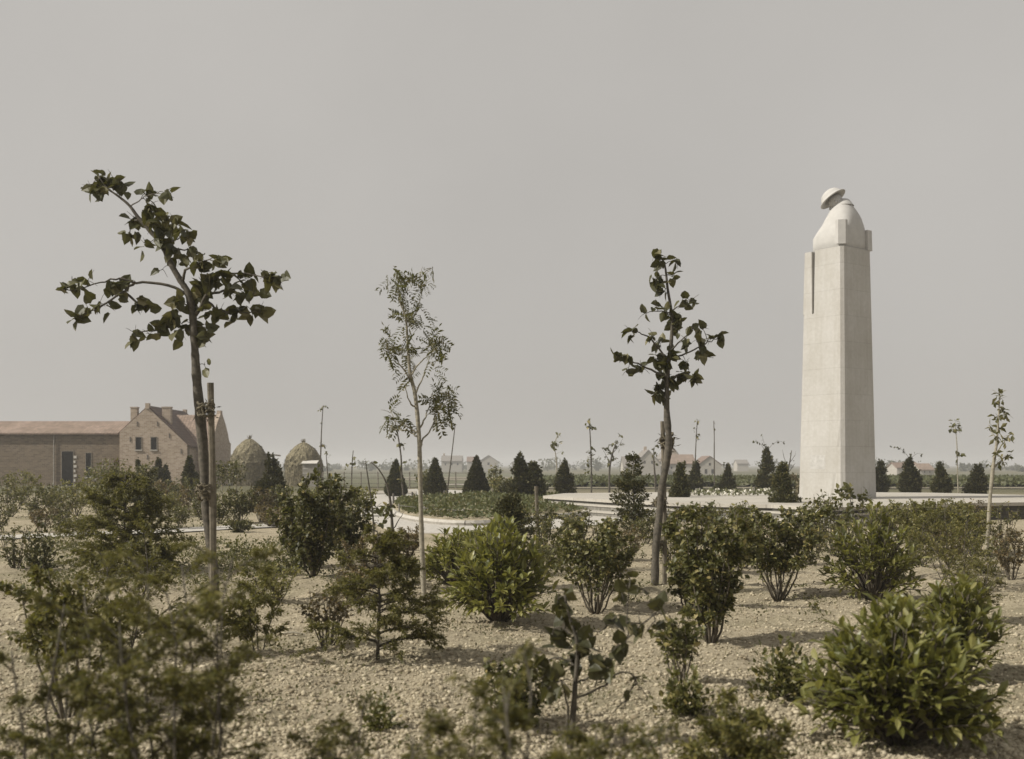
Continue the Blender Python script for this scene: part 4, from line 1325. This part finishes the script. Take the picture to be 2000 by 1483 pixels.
thin('thin twin stemmed sapling just left of the straw tied linden', [(1281, 966), (1279, 930), (1277, 900), (1277, 876)], [(1277, 878, 4), (1280, 888, 4), (1275, 896, 4), (1284, 870, 3), (1288, 862, 3), (1278, 905, 3)], .2, r=(1.9, 1.5, .9), branches=[[(1285, 962), (1281, 930), (1278, 905)]])
thin('very tall thin sapling with small leaf tufts, right of the straw tied linden', [(1357, 962), (1358, 900), (1360, 850), (1362, 822)], [(1365, 822, 3), (1360, 823, 2), (1357, 838, 2), (1364, 848, 3), (1359, 852, 3), (1362, 858, 2)], .2, r=(1.4, 1, .7))
thin('bare hair thin sapling over the small gabled house', [(1396, 964), (1395, 900), (1395, 850), (1394, 822)], [(1396, 826, 1), (1393, 836, 1)], .14, r=(1.4, 1, .7))
thin('thin sapling with one blurred round leaf tuft, alone right of the monument', [(1872, 968), (1870, 920), (1869, 870), (1866, 835)], [(1866, 822, 4), (1862, 832, 6), (1870, 832, 6), (1874, 838, 4), (1871, 885, 3), (1877, 888, 3), (1869, 893, 2), (1860, 838, 3)], .26, r=(1.3, 1, .7), bark='bark_pale')
thin('bare twiggy sapling close to the left side of the monument', [(1534, 962), (1538, 925), (1543, 900), (1546, 880)], [(1545, 885, 1), (1549, 900, 1)], .12, r=(2.2, 1.5, .7), branches=[[(1540, 920), (1532, 895), (1528, 878)], [(1542, 905), (1552, 890), (1554, 880)], [(1538, 925), (1548, 912), (1553, 905)]])
thin('hair thin tall sapling in front of the second haystack', [(624, 975), (626, 900), (628, 840), (631, 793)], [(632, 794, 3), (625, 800, 2), (637, 796, 2), (628, 868, 4), (634, 870, 3), (627, 828, 1)], .17, r=(1.7, 1.2, .7))
thin('short thin sapling right of the second haystack', [(641, 968), (640, 930), (638, 900), (637, 885)], [(637, 885, 3), (641, 890, 2), (640, 905, 2)], .16, r=(1.3, 1, .7))
thin('arching thin sapling bending left over the pale path', [(762, 1082), (766, 1050), (765, 1010), (761, 970), (752, 938), (738, 915), (724, 903)], [(755, 990, 7), (750, 1000, 6), (762, 985, 5), (757, 1005, 4), (766, 1035, 2), (748, 1022, 2), (726, 904, 1)], .12, r=(3.2, 3, 2.4, 1.4, .8), branches=[[(765, 1040), (780, 1015), (788, 1000)]])
thin('thin sapling with a few big leaves, left of the arching one', [(728, 1090), (730, 1040), (726, 985), (718, 930), (714, 900)], [(728, 985, 3), (722, 992, 3), (735, 992, 3), (714, 905, 1), (738, 1022, 2), (726, 1030, 2)], .14, r=(2.4, 2, 1.4, .8))
thin('small bare stemmed sapling by the pasture fence, left of the arching one', [(686, 972), (687, 930), (688, 900), (690, 880)], [(690, 895, 5), (695, 903, 4), (683, 905, 3), (698, 912, 3), (676, 912, 2)], .2, r=(1.3, 1, .7))

# ------------------------------------------------------------------ shrubs and conifers, one by one (pixel of the foot, height, width)
C, L, SH, FE, ST, LO = 'conifer', 'laurel_bush', 'shrub', 'feathery_shrub', 'standard_tree', 'low_shrub'
dense = dict(ragged=.06, dens=1.5, pw=.95)
plant(C, 773, 970, 70, 40, 'dense dark pyramid conifer, leftmost of the three by the back path', **dense)
plant(C, 850, 972, 76, 44, 'dense dark pyramid conifer just right of the rowan trunk', **dense)
plant(C, 931, 974, 82, 50, 'dense pyramid conifer standing alone between the two hazy houses', **dense)
plant(C, 1016, 986, 102, 58, 'tallest conifer of the back row, with a bushy neighbour', ragged=.12, dens=1.3)
plant(SH, 829, 970, 52, 30, 'narrow loose shrub pressed against the conifer right of the rowan', n=420, leaf=.16)
plant(C, 1044, 986, 84, 56, 'bushy rounded conifer leaning on the tallest of the back row', ragged=.25, pw=.5)
plant(SH, 985, 980, 52, 62, 'wide low shrub left of the tallest back row conifer', n=600, leaf=.15)
plant(SH, 962, 966, 58, 34, 'thin leafy shrub between two conifers of the back row', n=260, leaf=.17, stems=4)
plant(C, 1103, 976, 74, 46, 'brownish bushy conifer at the left end of the terrace', ragged=.3, m='conifer')
plant(C, 1238, 1052, 168, 84, 'tall ragged conifer before the terrace, the largest one, left of the straw tied linden', ragged=.3, dens=2.1, pw=.4)
plant(C, 1325, 1000, 98, 40, 'slim loose conifer rising right of the straw tied linden', ragged=.3, dens=.9, pw=.6)
plant(C, 1354, 966, 64, 36, 'small neat conifer below the pinkish barn roof', ragged=.15)
plant(C, 1414, 968, 62, 46, 'small bushy conifer with a thin tip right of the small gabled house', ragged=.35, pw=1.2)
plant(C, 1496, 972, 98, 48, 'ragged conifer with leafy sprigs at its top, left of the monument', ragged=.35, pw=.7, sprig=((-.6, .35, 9), (.9, .3, 6), (-.2, .6, 5)))
plant(C, 1527, 1015, 112, 62, 'dark ragged conifer at the left foot of the monument before the terrace', ragged=.3, pw=.5, dens=1.5)
plant(C, 1719, 968, 66, 32, 'narrow conifer touching the right side of the monument', ragged=.25, pw=.5)
plant(C, 1778, 972, 82, 54, 'conifer with a long sprig arching left from its top', ragged=.28, sprig=((-.95, .42, 12), (.6, .1, 3)))
plant(C, 1842, 974, 70, 48, 'medium conifer right of the one with the arching sprig', ragged=.25)
plant(C, 1904, 974, 66, 46, 'small conifer by the right edge of the terrace', ragged=.25)
plant(C, 996, 1082, 120, 92, 'dark conifer right behind the bright laurel in the middle', ragged=.3, dens=1.2, pw=.6)
plant(SH, 1062, 1072, 88, 60, 'dark shrub at the foot of the pale post', n=900)
stake(1049, 1072, 1047, 950, 4, 24.5, 'pale weathered post with a splintered top, standing free in the middle', m='stake')
plant(C, 308, 966, 70, 30, 'slim dark conifer before the farmhouse gable, the taller of a pair', ragged=.12, dens=1.2)
plant(C, 324, 966, 56, 22, 'slim dark conifer before the farmhouse gable, the shorter of a pair', ragged=.12, dens=1.2)
plant(C, 373, 978, 86, 46, 'dark conifer before the right corner of the farmhouse', ragged=.15, dens=1.2)
plant(C, 398, 976, 66, 36, 'small dark conifer half hidden behind the leaning linden trunk', ragged=.2)
plant(C, 523, 995, 110, 62, 'conifer in front of the first haystack below the beam', ragged=.22, dens=1.1)
plant(C, 547, 992, 82, 34, 'narrow dark conifer between the two haystacks', ragged=.2, dens=1.2)
plant(SH, 270, 990, 84, 84, 'dark bushy shrub before the farmhouse windows', n=900)
plant(C, 270, 975, 76, 26, 'thin dark conifer poking out of the shrub before the farmhouse', ragged=.3)
plant(ST, 221, 1012, 116, 76, 'round headed little tree on a pale stem before the barn', crown=.52, n=650)
plant(ST, 185, 990, 84, 50, 'small loose headed tree on a thin stem beside the barn door', crown=.6, n=320, bark='bark')
plant(ST, 434, 985, 84, 40, 'small tree on a thin pale stem just right of the leaning linden', crown=.5, n=380)
plant(ST, 462, 985, 84, 38, 'small tree on a pale stem overlapping the first haystack', crown=.5, n=360)
plant(SH, 468, 1022, 72, 82, 'dark dense shrub below the first haystack', n=1300)
plant(SH, 430, 1024, 60, 60, 'leafy shrub right behind the tall thick stake', n=800)
plant(SH, 510, 1020, 66, 70, 'bronze tinted shrub left of the big dark shrub group', n=800, m='reddish')
plant(SH, 545, 1018, 74, 60, 'dull green shrub below the gap between the haystacks', n=700)
plant(SH, 150, 1008, 72, 92, 'pale yellowish flowering shrub below the barn door', n=900, m='light')
plant(SH, 100, 1000, 56, 56, 'dull loose shrub at the far left before the barn wall', n=500)
plant(SH, 190, 1004, 58, 60, 'dark leafy shrub under the round headed little tree', n=700)
plant(SH, 84, 1040, 48, 62, 'low rose like bush at the left edge just above the path', n=420, m='reddish')
plant(SH, 122, 1042, 40, 50, 'low leafy bush second from the left above the path', n=380)
plant(SH, 160, 1040, 36, 42, 'small leafy bush third from the left above the path', n=300, m='light')
plant(SH, 330, 1010, 46, 60, 'low pale bush before the pair of slim conifers', n=480, m='light')
plant(SH, 352, 1030, 42, 46, 'low bush just above the path left of the leaning linden', n=400)
plant(SH, 372, 1000, 50, 70, 'loose bronze bush in front of the farmhouse corner', n=520, m='reddish')
plant(SH, 300, 1008, 58, 50, 'dark bush below the farmhouse gable conifers', n=600)
plant(FE, 285, 1035, 105, 70, 'dark upright feathery shrub crossing the left path', branches=26, n=2200, leaf=.07, m='conifer')
plant(FE, 245, 1118, 185, 215, 'large drooping feathery shrub in front of the left path', branches=60, n=15000, leaf=.048, layered=True, m='feather', lo=.03)
plant(LO, 78, 1112, 78, 60, 'dark clump cut by the left edge below the path', n=500, leaf=.07, m='conifer')
plant(SH, 612, 1128, 215, 142, 'big dark leafy shrub left of the rowan', n=3200, stems=13, leggy=.12, leaf=.085)
plant(SH, 580, 1108, 140, 100, 'dark lower left flank shrub of the big shrub group', n=1200, leggy=.08, leaf=.08)
plant(SH, 676, 1112, 165, 105, 'airy tall shrub on the right of the big dark one', n=1500, stems=11, leggy=.15, leaf=.085)
plant(SH, 707, 1010, 62, 60, 'small shrub with pale tips beside the left end of the path', n=420, leaf=.11, m='light')
plant(SH, 640, 1050, 92, 96, 'leafy shrub behind the big dark shrub group', n=900)
plant(SH, 720, 1140, 110, 110, 'bronze bush in front of the arching sapling', n=1500, m='reddish', leggy=.1)
plant(SH, 785, 1120, 92, 80, 'bronze bush just left of the rowan trunk', n=1100, m='reddish', leggy=.1)
plant(FE, 738, 1290, 255, 250, 'young larch like shrub with level branches, left of the rowan foot', branches=52, n=12000, leaf=.029, layered=True, lo=.12)
plant(SH, 640, 1262, 112, 100, 'leggy twiggy bush with bare stems left of the larch like shrub', n=420, stems=12, leggy=.5, leaf=.045, m='reddish')
plant(L, 884, 1142, 112, 130, 'glossy laurel behind and left of the brightest laurel', shoots=70, lf=.13)
plant(L, 975, 1222, 195, 215, 'bright glossy laurel in the middle of the garden', shoots=120, lf=.13)
plant(L, 945, 1100, 72, 150, 'pale tipped laurel at the back of the middle laurel clump', shoots=60, lf=.14)
plant(SH, 1163, 1192, 188, 175, 'vase shaped shrub with bare lower stems, left of the straw tied linden', n=2300, stems=14, leggy=.33, leaf=.062)
plant(SH, 1085, 1112, 108, 96, 'dense shrub between the middle laurel and the vase shaped shrub', n=1500, leggy=.1)
plant(SH, 1130, 1080, 84, 86, 'shrub behind the vase shaped one below the terrace steps', n=1200, leggy=.1)
plant(SH, 1222, 1095, 70, 92, 'low bronze bush at the foot of the large ragged conifer', n=900, m='reddish', leggy=.05)
plant(SH, 1262, 1062, 60, 60, 'small dark bush right behind the straw tied linden trunk', n=600)
plant(SH, 1388, 1262, 268, 178, 'tall twin topped leafy shrub right of the straw tied linden', n=3000, stems=13, leggy=.2, leaf=.066, upright=.75)
plant(SH, 1345, 1190, 205, 100, 'pointed leafy shrub hugging the right side of the straw tied linden', n=1600, stems=9, leggy=.14, leaf=.07, upright=.8)
plant(SH, 1420, 1120, 140, 92, 'dark leafy shrub behind the tall twin topped one', n=1500, leggy=.1)
plant(SH, 1328, 1345, 130, 104, 'sparse leggy shrub with bare slanting stems', n=320, stems=8, leggy=.48, leaf=.06)
plant(LO, 1337, 1395, 78, 96, 'dark rounded low shrub at the foot of the sparse leggy one', n=620, leaf=.045)
plant(SH, 1520, 1166, 200, 185, 'fan shaped shrub on bare splayed stems before the monument', n=2500, stems=15, leggy=.36, leaf=.07)
plant(SH, 1462, 1068, 92, 70, 'leafy shrub below the grey terrace step', n=900)
plant(SH, 1600, 1075, 110, 66, 'tall thin stemmed shrub before the pale pier', n=300, leaf=.1, leggy=.25)
plant(SH, 1622, 1062, 108, 46, 'slender leafy shrub in front of the lit foot of the monument', n=110, leaf=.12, stems=5, leggy=.35, upright=.9)
plant(SH, 1668, 1058, 108, 62, 'open leafed shrub in front of the shaded foot of the monument', n=105, leaf=.14, stems=6, leggy=.35, upright=.85)
plant(SH, 1735, 1050, 72, 82, 'bright leafy shrub before the dark terrace wall, right of the monument', n=1000, m='light', leaf=.075)
plant(L, 1706, 1172, 190, 205, 'large round dark laurel below the monument', shoots=120, lf=.115)
plant(SH, 1838, 1082, 108, 120, 'tall pale green shrub in front of the right end of the terrace', n=1500, m='light', leaf=.075)
plant(SH, 1790, 1075, 84, 76, 'pale green shrub directly right of the large round laurel', n=900, m='light', leaf=.07)
plant(SH, 1900, 1085, 88, 70, 'leafy bush at the foot of the pale stemmed right edge sapling', n=900, leaf=.075)
plant(FE, 1868, 1150, 160, 210, 'wide twiggy broom like shrub right of the large round laurel', branches=56, n=3600, leaf=.035, trunks=7)
plant(FE, 1900, 1215, 120, 150, 'fine twiggy bush behind the nearest laurel on the right', branches=40, n=2400, leaf=.03, trunks=5)
plant(SH, 1975, 1130, 110, 80, 'bush cut off by the right edge', n=900, m='reddish')
plant(L, 1752, 1452, 285, 375, 'nearest and largest laurel, lower right, with pale upright shoots', shoots=175, lf=.112)
plant(L, 1880, 1330, 200, 170, 'upright laurel behind the right flank of the nearest one', shoots=70, lf=.115)
plant(LO, 1538, 1368, 100, 130, 'dark rounded low bush left of the nearest laurel', n=800, leaf=.05)
plant(FE, 1450, 1560, 175, 270, 'blurred low bush at the bottom edge left of the nearest laurel', branches=40, n=3800, leaf=.034, lo=.03, trunks=6)
plant(SH, 1010, 1425, 135, 170, 'leafy bush left of the knee high linden sapling', n=1100, stems=10, leggy=.12, leaf=.05)
plant(LO, 745, 1425, 66, 78, 'small green tuft alone on the bare soil at the bottom', n=260, leaf=.04)
plant(LO, 548, 1120, 46, 90, 'low weedy tuft between the leaning linden and the big dark shrub', n=500, leaf=.055)
plant(LO, 470, 1095, 40, 110, 'low spreading tuft right of the tall stake', n=500, leaf=.055)
plant(LO, 1590, 1200, 14, 20, 'tiny weed left of the large round laurel', n=40, leaf=.04)
plant(LO, 860, 1185, 20, 40, 'tiny weed beside the rowan foot', n=60, leaf=.04)
plant(FE, 505, 1275, 150, 170, 'blurred feathery bush below the tall stake', branches=32, n=3200, leaf=.036, trunks=4)
for (px, py, h_, w_, lab, kw) in (
    (70, 1015, 74, 70, 'dull bush against the left edge before the barn wall', {}), (120, 1018, 60, 70, 'olive bush below the barn drainpipe', {}),
    (210, 1034, 60, 80, 'wide leafy bush below the stem of the round headed little tree', {}), (255, 1018, 90, 90, 'tall dark bush in front of the farmhouse gable', {}),
    (235, 990, 70, 60, 'dark bush before the corner between barn and farmhouse', {}), (310, 995, 60, 60, 'brownish bush under the shorter slim conifer', {'m': 'reddish'}),
    (345, 992, 64, 56, 'olive bush between the slim conifers and the farmhouse corner', {}), (395, 1016, 72, 64, 'dark bush just left of the leaning linden trunk', {}),
    (405, 998, 62, 60, 'loose bush peeping out left of the tall stake', {}), (485, 1000, 36, 66, 'bush at the foot of the first haystack', {}),
    (575, 1008, 56, 74, 'leafy bush at the foot of the second haystack', {}), (600, 985, 34, 60, 'small bush before the boarded shelter', {}),
    (640, 1000, 46, 64, 'loose bush right of the boarded shelter', {'m': 'light'}), (665, 1030, 76, 70, 'bush behind the airy tall shrub', {}),
    (530, 1030, 44, 80, 'low bush just above the path near the big dark shrub', {'m': 'reddish'}), (465, 1040, 22, 60, 'very low bush edging the path right of the stake', {}),
    (1010, 1040, 60, 70, 'bush in front of the bed behind the middle laurel', {}), (1290, 1025, 24, 60, 'low bush before the terrace steps', {}),
    (1385, 1030, 34, 80, 'olive bush below the terrace edge right of the straw tied linden', {}), (1440, 1030, 40, 70, 'dark bush before the grey terrace step', {}),
    (1570, 1040, 52, 60, 'dark bush just left of the pale pier', {}), (1660, 1095, 80, 90, 'leafy bush behind the large round laurel', {}),
    (1780, 1040, 44, 80, 'bush hiding the dark terrace wall', {'m': 'light'}), (1850, 1030, 44, 70, 'bush before the right end of the dark terrace wall', {}),
    (1910, 1045, 70, 70, 'bush right of the dark terrace wall', {'m': 'reddish'}), (1960, 1080, 96, 90, 'bush at the right edge behind the pale stemmed sapling', {}),
    (1060, 1120, 66, 90, 'ragged bush right beside the middle laurel', {}), (1205, 1118, 62, 90, 'loose bush between the vase shaped shrub and the straw tied linden', {}),
    (1310, 1100, 70, 80, 'bush right behind the stake of the straw tied linden', {}), (1450, 1110, 76, 90, 'dark bush between the twin topped and the fan shaped shrub', {}),
    (1480, 1085, 80, 80, 'loose bush behind the left side of the fan shaped shrub', {'m': 'reddish'}), (1580, 1105, 80, 84, 'dark bush behind the right side of the fan shaped shrub', {}),
    (1630, 1085, 66, 80, 'bush left of the large round laurel below the pier', {}), (1800, 1110, 70, 90, 'loose bush right behind the large round laurel', {}),
    (1855, 1105, 76, 80, 'bronze bush in the thicket right of the large round laurel', {'m': 'reddish'}), (1925, 1120, 76, 90, 'bush around the foot of the right edge sapling', {}),
    (690, 1175, 70, 90, 'loose bronze bush in front of the big dark shrub group', {'m': 'reddish'}), (800, 1150, 60, 70, 'loose bush between the larch like shrub and the rowan foot', {}),
    (1150, 1120, 70, 80, 'bush behind the bare stems of the vase shaped shrub', {}), (540, 1180, 70, 110, 'weedy bush between the tall stake and the leggy bush', {'m': 'light'}),
    (20, 1010, 80, 90, 'dull bush at the far left below the barn', {}), (-10, 1040, 60, 90, 'bush cut off by the left edge above the path', {}),
    (40, 985, 66, 80, 'bush at the foot of the barn wall at the far left', {'m': 'light'}), (30, 1110, 90, 90, 'dark bush at the left edge just below the path', {}),
    (805, 1075, 50, 60, 'low bush left of the pale tipped laurel', {'m': 'reddish'}), (1115, 1040, 34, 60, 'leafy bush at the right end of the bed', {})):
    plant(SH, px, py, h_, w_, lab, n=620, leggy=.08, **kw)
# nearest plants: their feet are below the frame or close to it, out of focus
plant(FE, 350, 1750, 690, 450, 'tall blurred feathery shrub close to the camera, lower left', branches=85, n=13500, leaf=.02, lo=.3, trunks=7)
plant(FE, 115, 1740, 590, 330, 'blurred feathery shrub in the lower left corner', branches=60, n=8800, leaf=.02, lo=.2, trunks=6)
plant(SH, 130, 1395, 300, 240, 'dark stemmed shrub at the left edge below the path', n=1900, stems=7, leggy=.42, leaf=.05, m='feather')
plant(FE, 240, 1300, 240, 260, 'blurred feathery bush between the two shrubs on the lower left', branches=40, n=4200, leaf=.034, trunks=4, lo=.1)
plant(FE, 900, 1980, 690, 520, 'thin blurred sprays close to the camera at the bottom', branches=26, n=2400, leaf=.024, lo=.5, trunks=4)
plant(FE, 1195, 1760, 360, 380, 'blurred pale bush at the bottom below the knee high linden', branches=40, n=2600, leaf=.026, lo=.4, trunks=6)
plant(FE, 610, 1760, 400, 360, 'thin blurred twigs at the bottom left of the small tuft', branches=24, n=1300, leaf=.026, lo=.5, trunks=4)

# ------------------------------------------------------------------ fences and small things
def fence(name, pts, h, r, wires, label, cat, m='post', wr=.012):
    w3 = [ground(a, b_) if len(q) == 2 else (q[2] * (a - CX) / F, q[2], float(gz(0, q[2]))) for q in pts for a, b_ in [q[:2]]]
    o = thing(name, w3[0], label, cat)
    O = np.array(w3[0])
    tops = []
    for q in w3:
        g = MB()
        p = np.array(q) - O
        g.tube([p - (0, 0, .1), p + (.01, 0, h * .5), p + (0, 0, h)], [r, r, r * .9], 6)
        g.build('post', M[m], o)
        tops.append(p)
    for k in wires:
        g = MB()
        g.tube(np.array(tops) + (0, -r, h * k), wr, 4)
        g.build('wire', M['iron'], o)
    return o, O
fence('wire_fence', [(x_, 0, 84 + .006 * abs(x_ - 760)) for x_ in (630, 655, 672, 705, 738, 770, 800, 832, 864, 890, 915, 940)], 1.25, .05, (.3, .6, .92), 'thin wire fence on wooden posts across the pasture', 'fence', wr=.014)
o, O = fence('wire_fence', [(779, 1008), (829, 1014), (905, 1021)], .42, .035, (.85,), 'low wire fence with a braced end post along the front of the bed', 'fence', 'boards')
g = MB(); q = np.array(ground(905, 1021)) - O; q2 = np.array(ground(882, 1019)) - O
g.tube([q + (0, 0, .4), q2 + (0, 0, .03)], .025, 5); g.build('brace', M['boards'], o)
for (a_, b_, wd_) in ((768, 990, 'leftmost'), (805, 985, 'middle'), (868, 981, 'rightmost')):
    x_, Y_, z_ = ground(a_, b_)
    g = MB(); g.tube([(0, 0, -.08), (.01, 0, .3), (0, 0, .53), (0, 0, .55)], [.05, .047, .045, .03], 8)
    tag(g.build('short_post', M['iron'], origin=(0, 0, 0)), 'short dark post behind the planting bed, %s of three' % wd_, 'post', 'short posts behind the planting bed').location = (x_, Y_, z_)
x_, Y_, z_ = ground(788, 985)
sg = thing('signboard', (x_, Y_, z_), 'tiny dark board on short legs beside the path left of the bed', 'sign')
g = MB(); g.box(-.16, .16, -.02, .02, .16, .34); g.build('board', M['post'], sg)
for s_ in (-.12, .12):
    g = MB(); g.box(s_ - .02, s_ + .02, -.015, .015, -.05, .157); g.build('leg', M['post'], sg)
x_, Y_, z_ = ground(552, 1238)
g = MB(); g.tube(curve3((x_, Y_, z_ + .02), (x_ + .24, Y_ - .05, z_ + .015), (0, 0, .02), 5), [.01, .012, .011, .009, .006], 6)
tag(g.build('dry_stick', M['bark_pale'], origin=(x_, Y_, z_)), 'pale dry stick lying on the soil left of the leggy bush', 'stick')

# ------------------------------------------------------------------ haze
g = MB()
g.box(-3600, 3600, -60, 2700, -3.5, 16)
m = bpy.data.materials.new('haze_air')
m.use_nodes = True
n = m.node_tree
n.nodes.clear()
vo = n.nodes.new('ShaderNodeVolumePrincipled')
vo.inputs['Color'].default_value = (.86, .87, .9, 1)
vo.inputs['Density'].default_value = .0008
vo.inputs['Anisotropy'].default_value = .2
ou = n.nodes.new('ShaderNodeOutputMaterial')
n.links.new(vo.outputs[0], ou.inputs['Volume'])
hz = g.build('haze', m)
tag(hz, kind='stuff')
hz['label'] = 'thin pale haze over the fields'
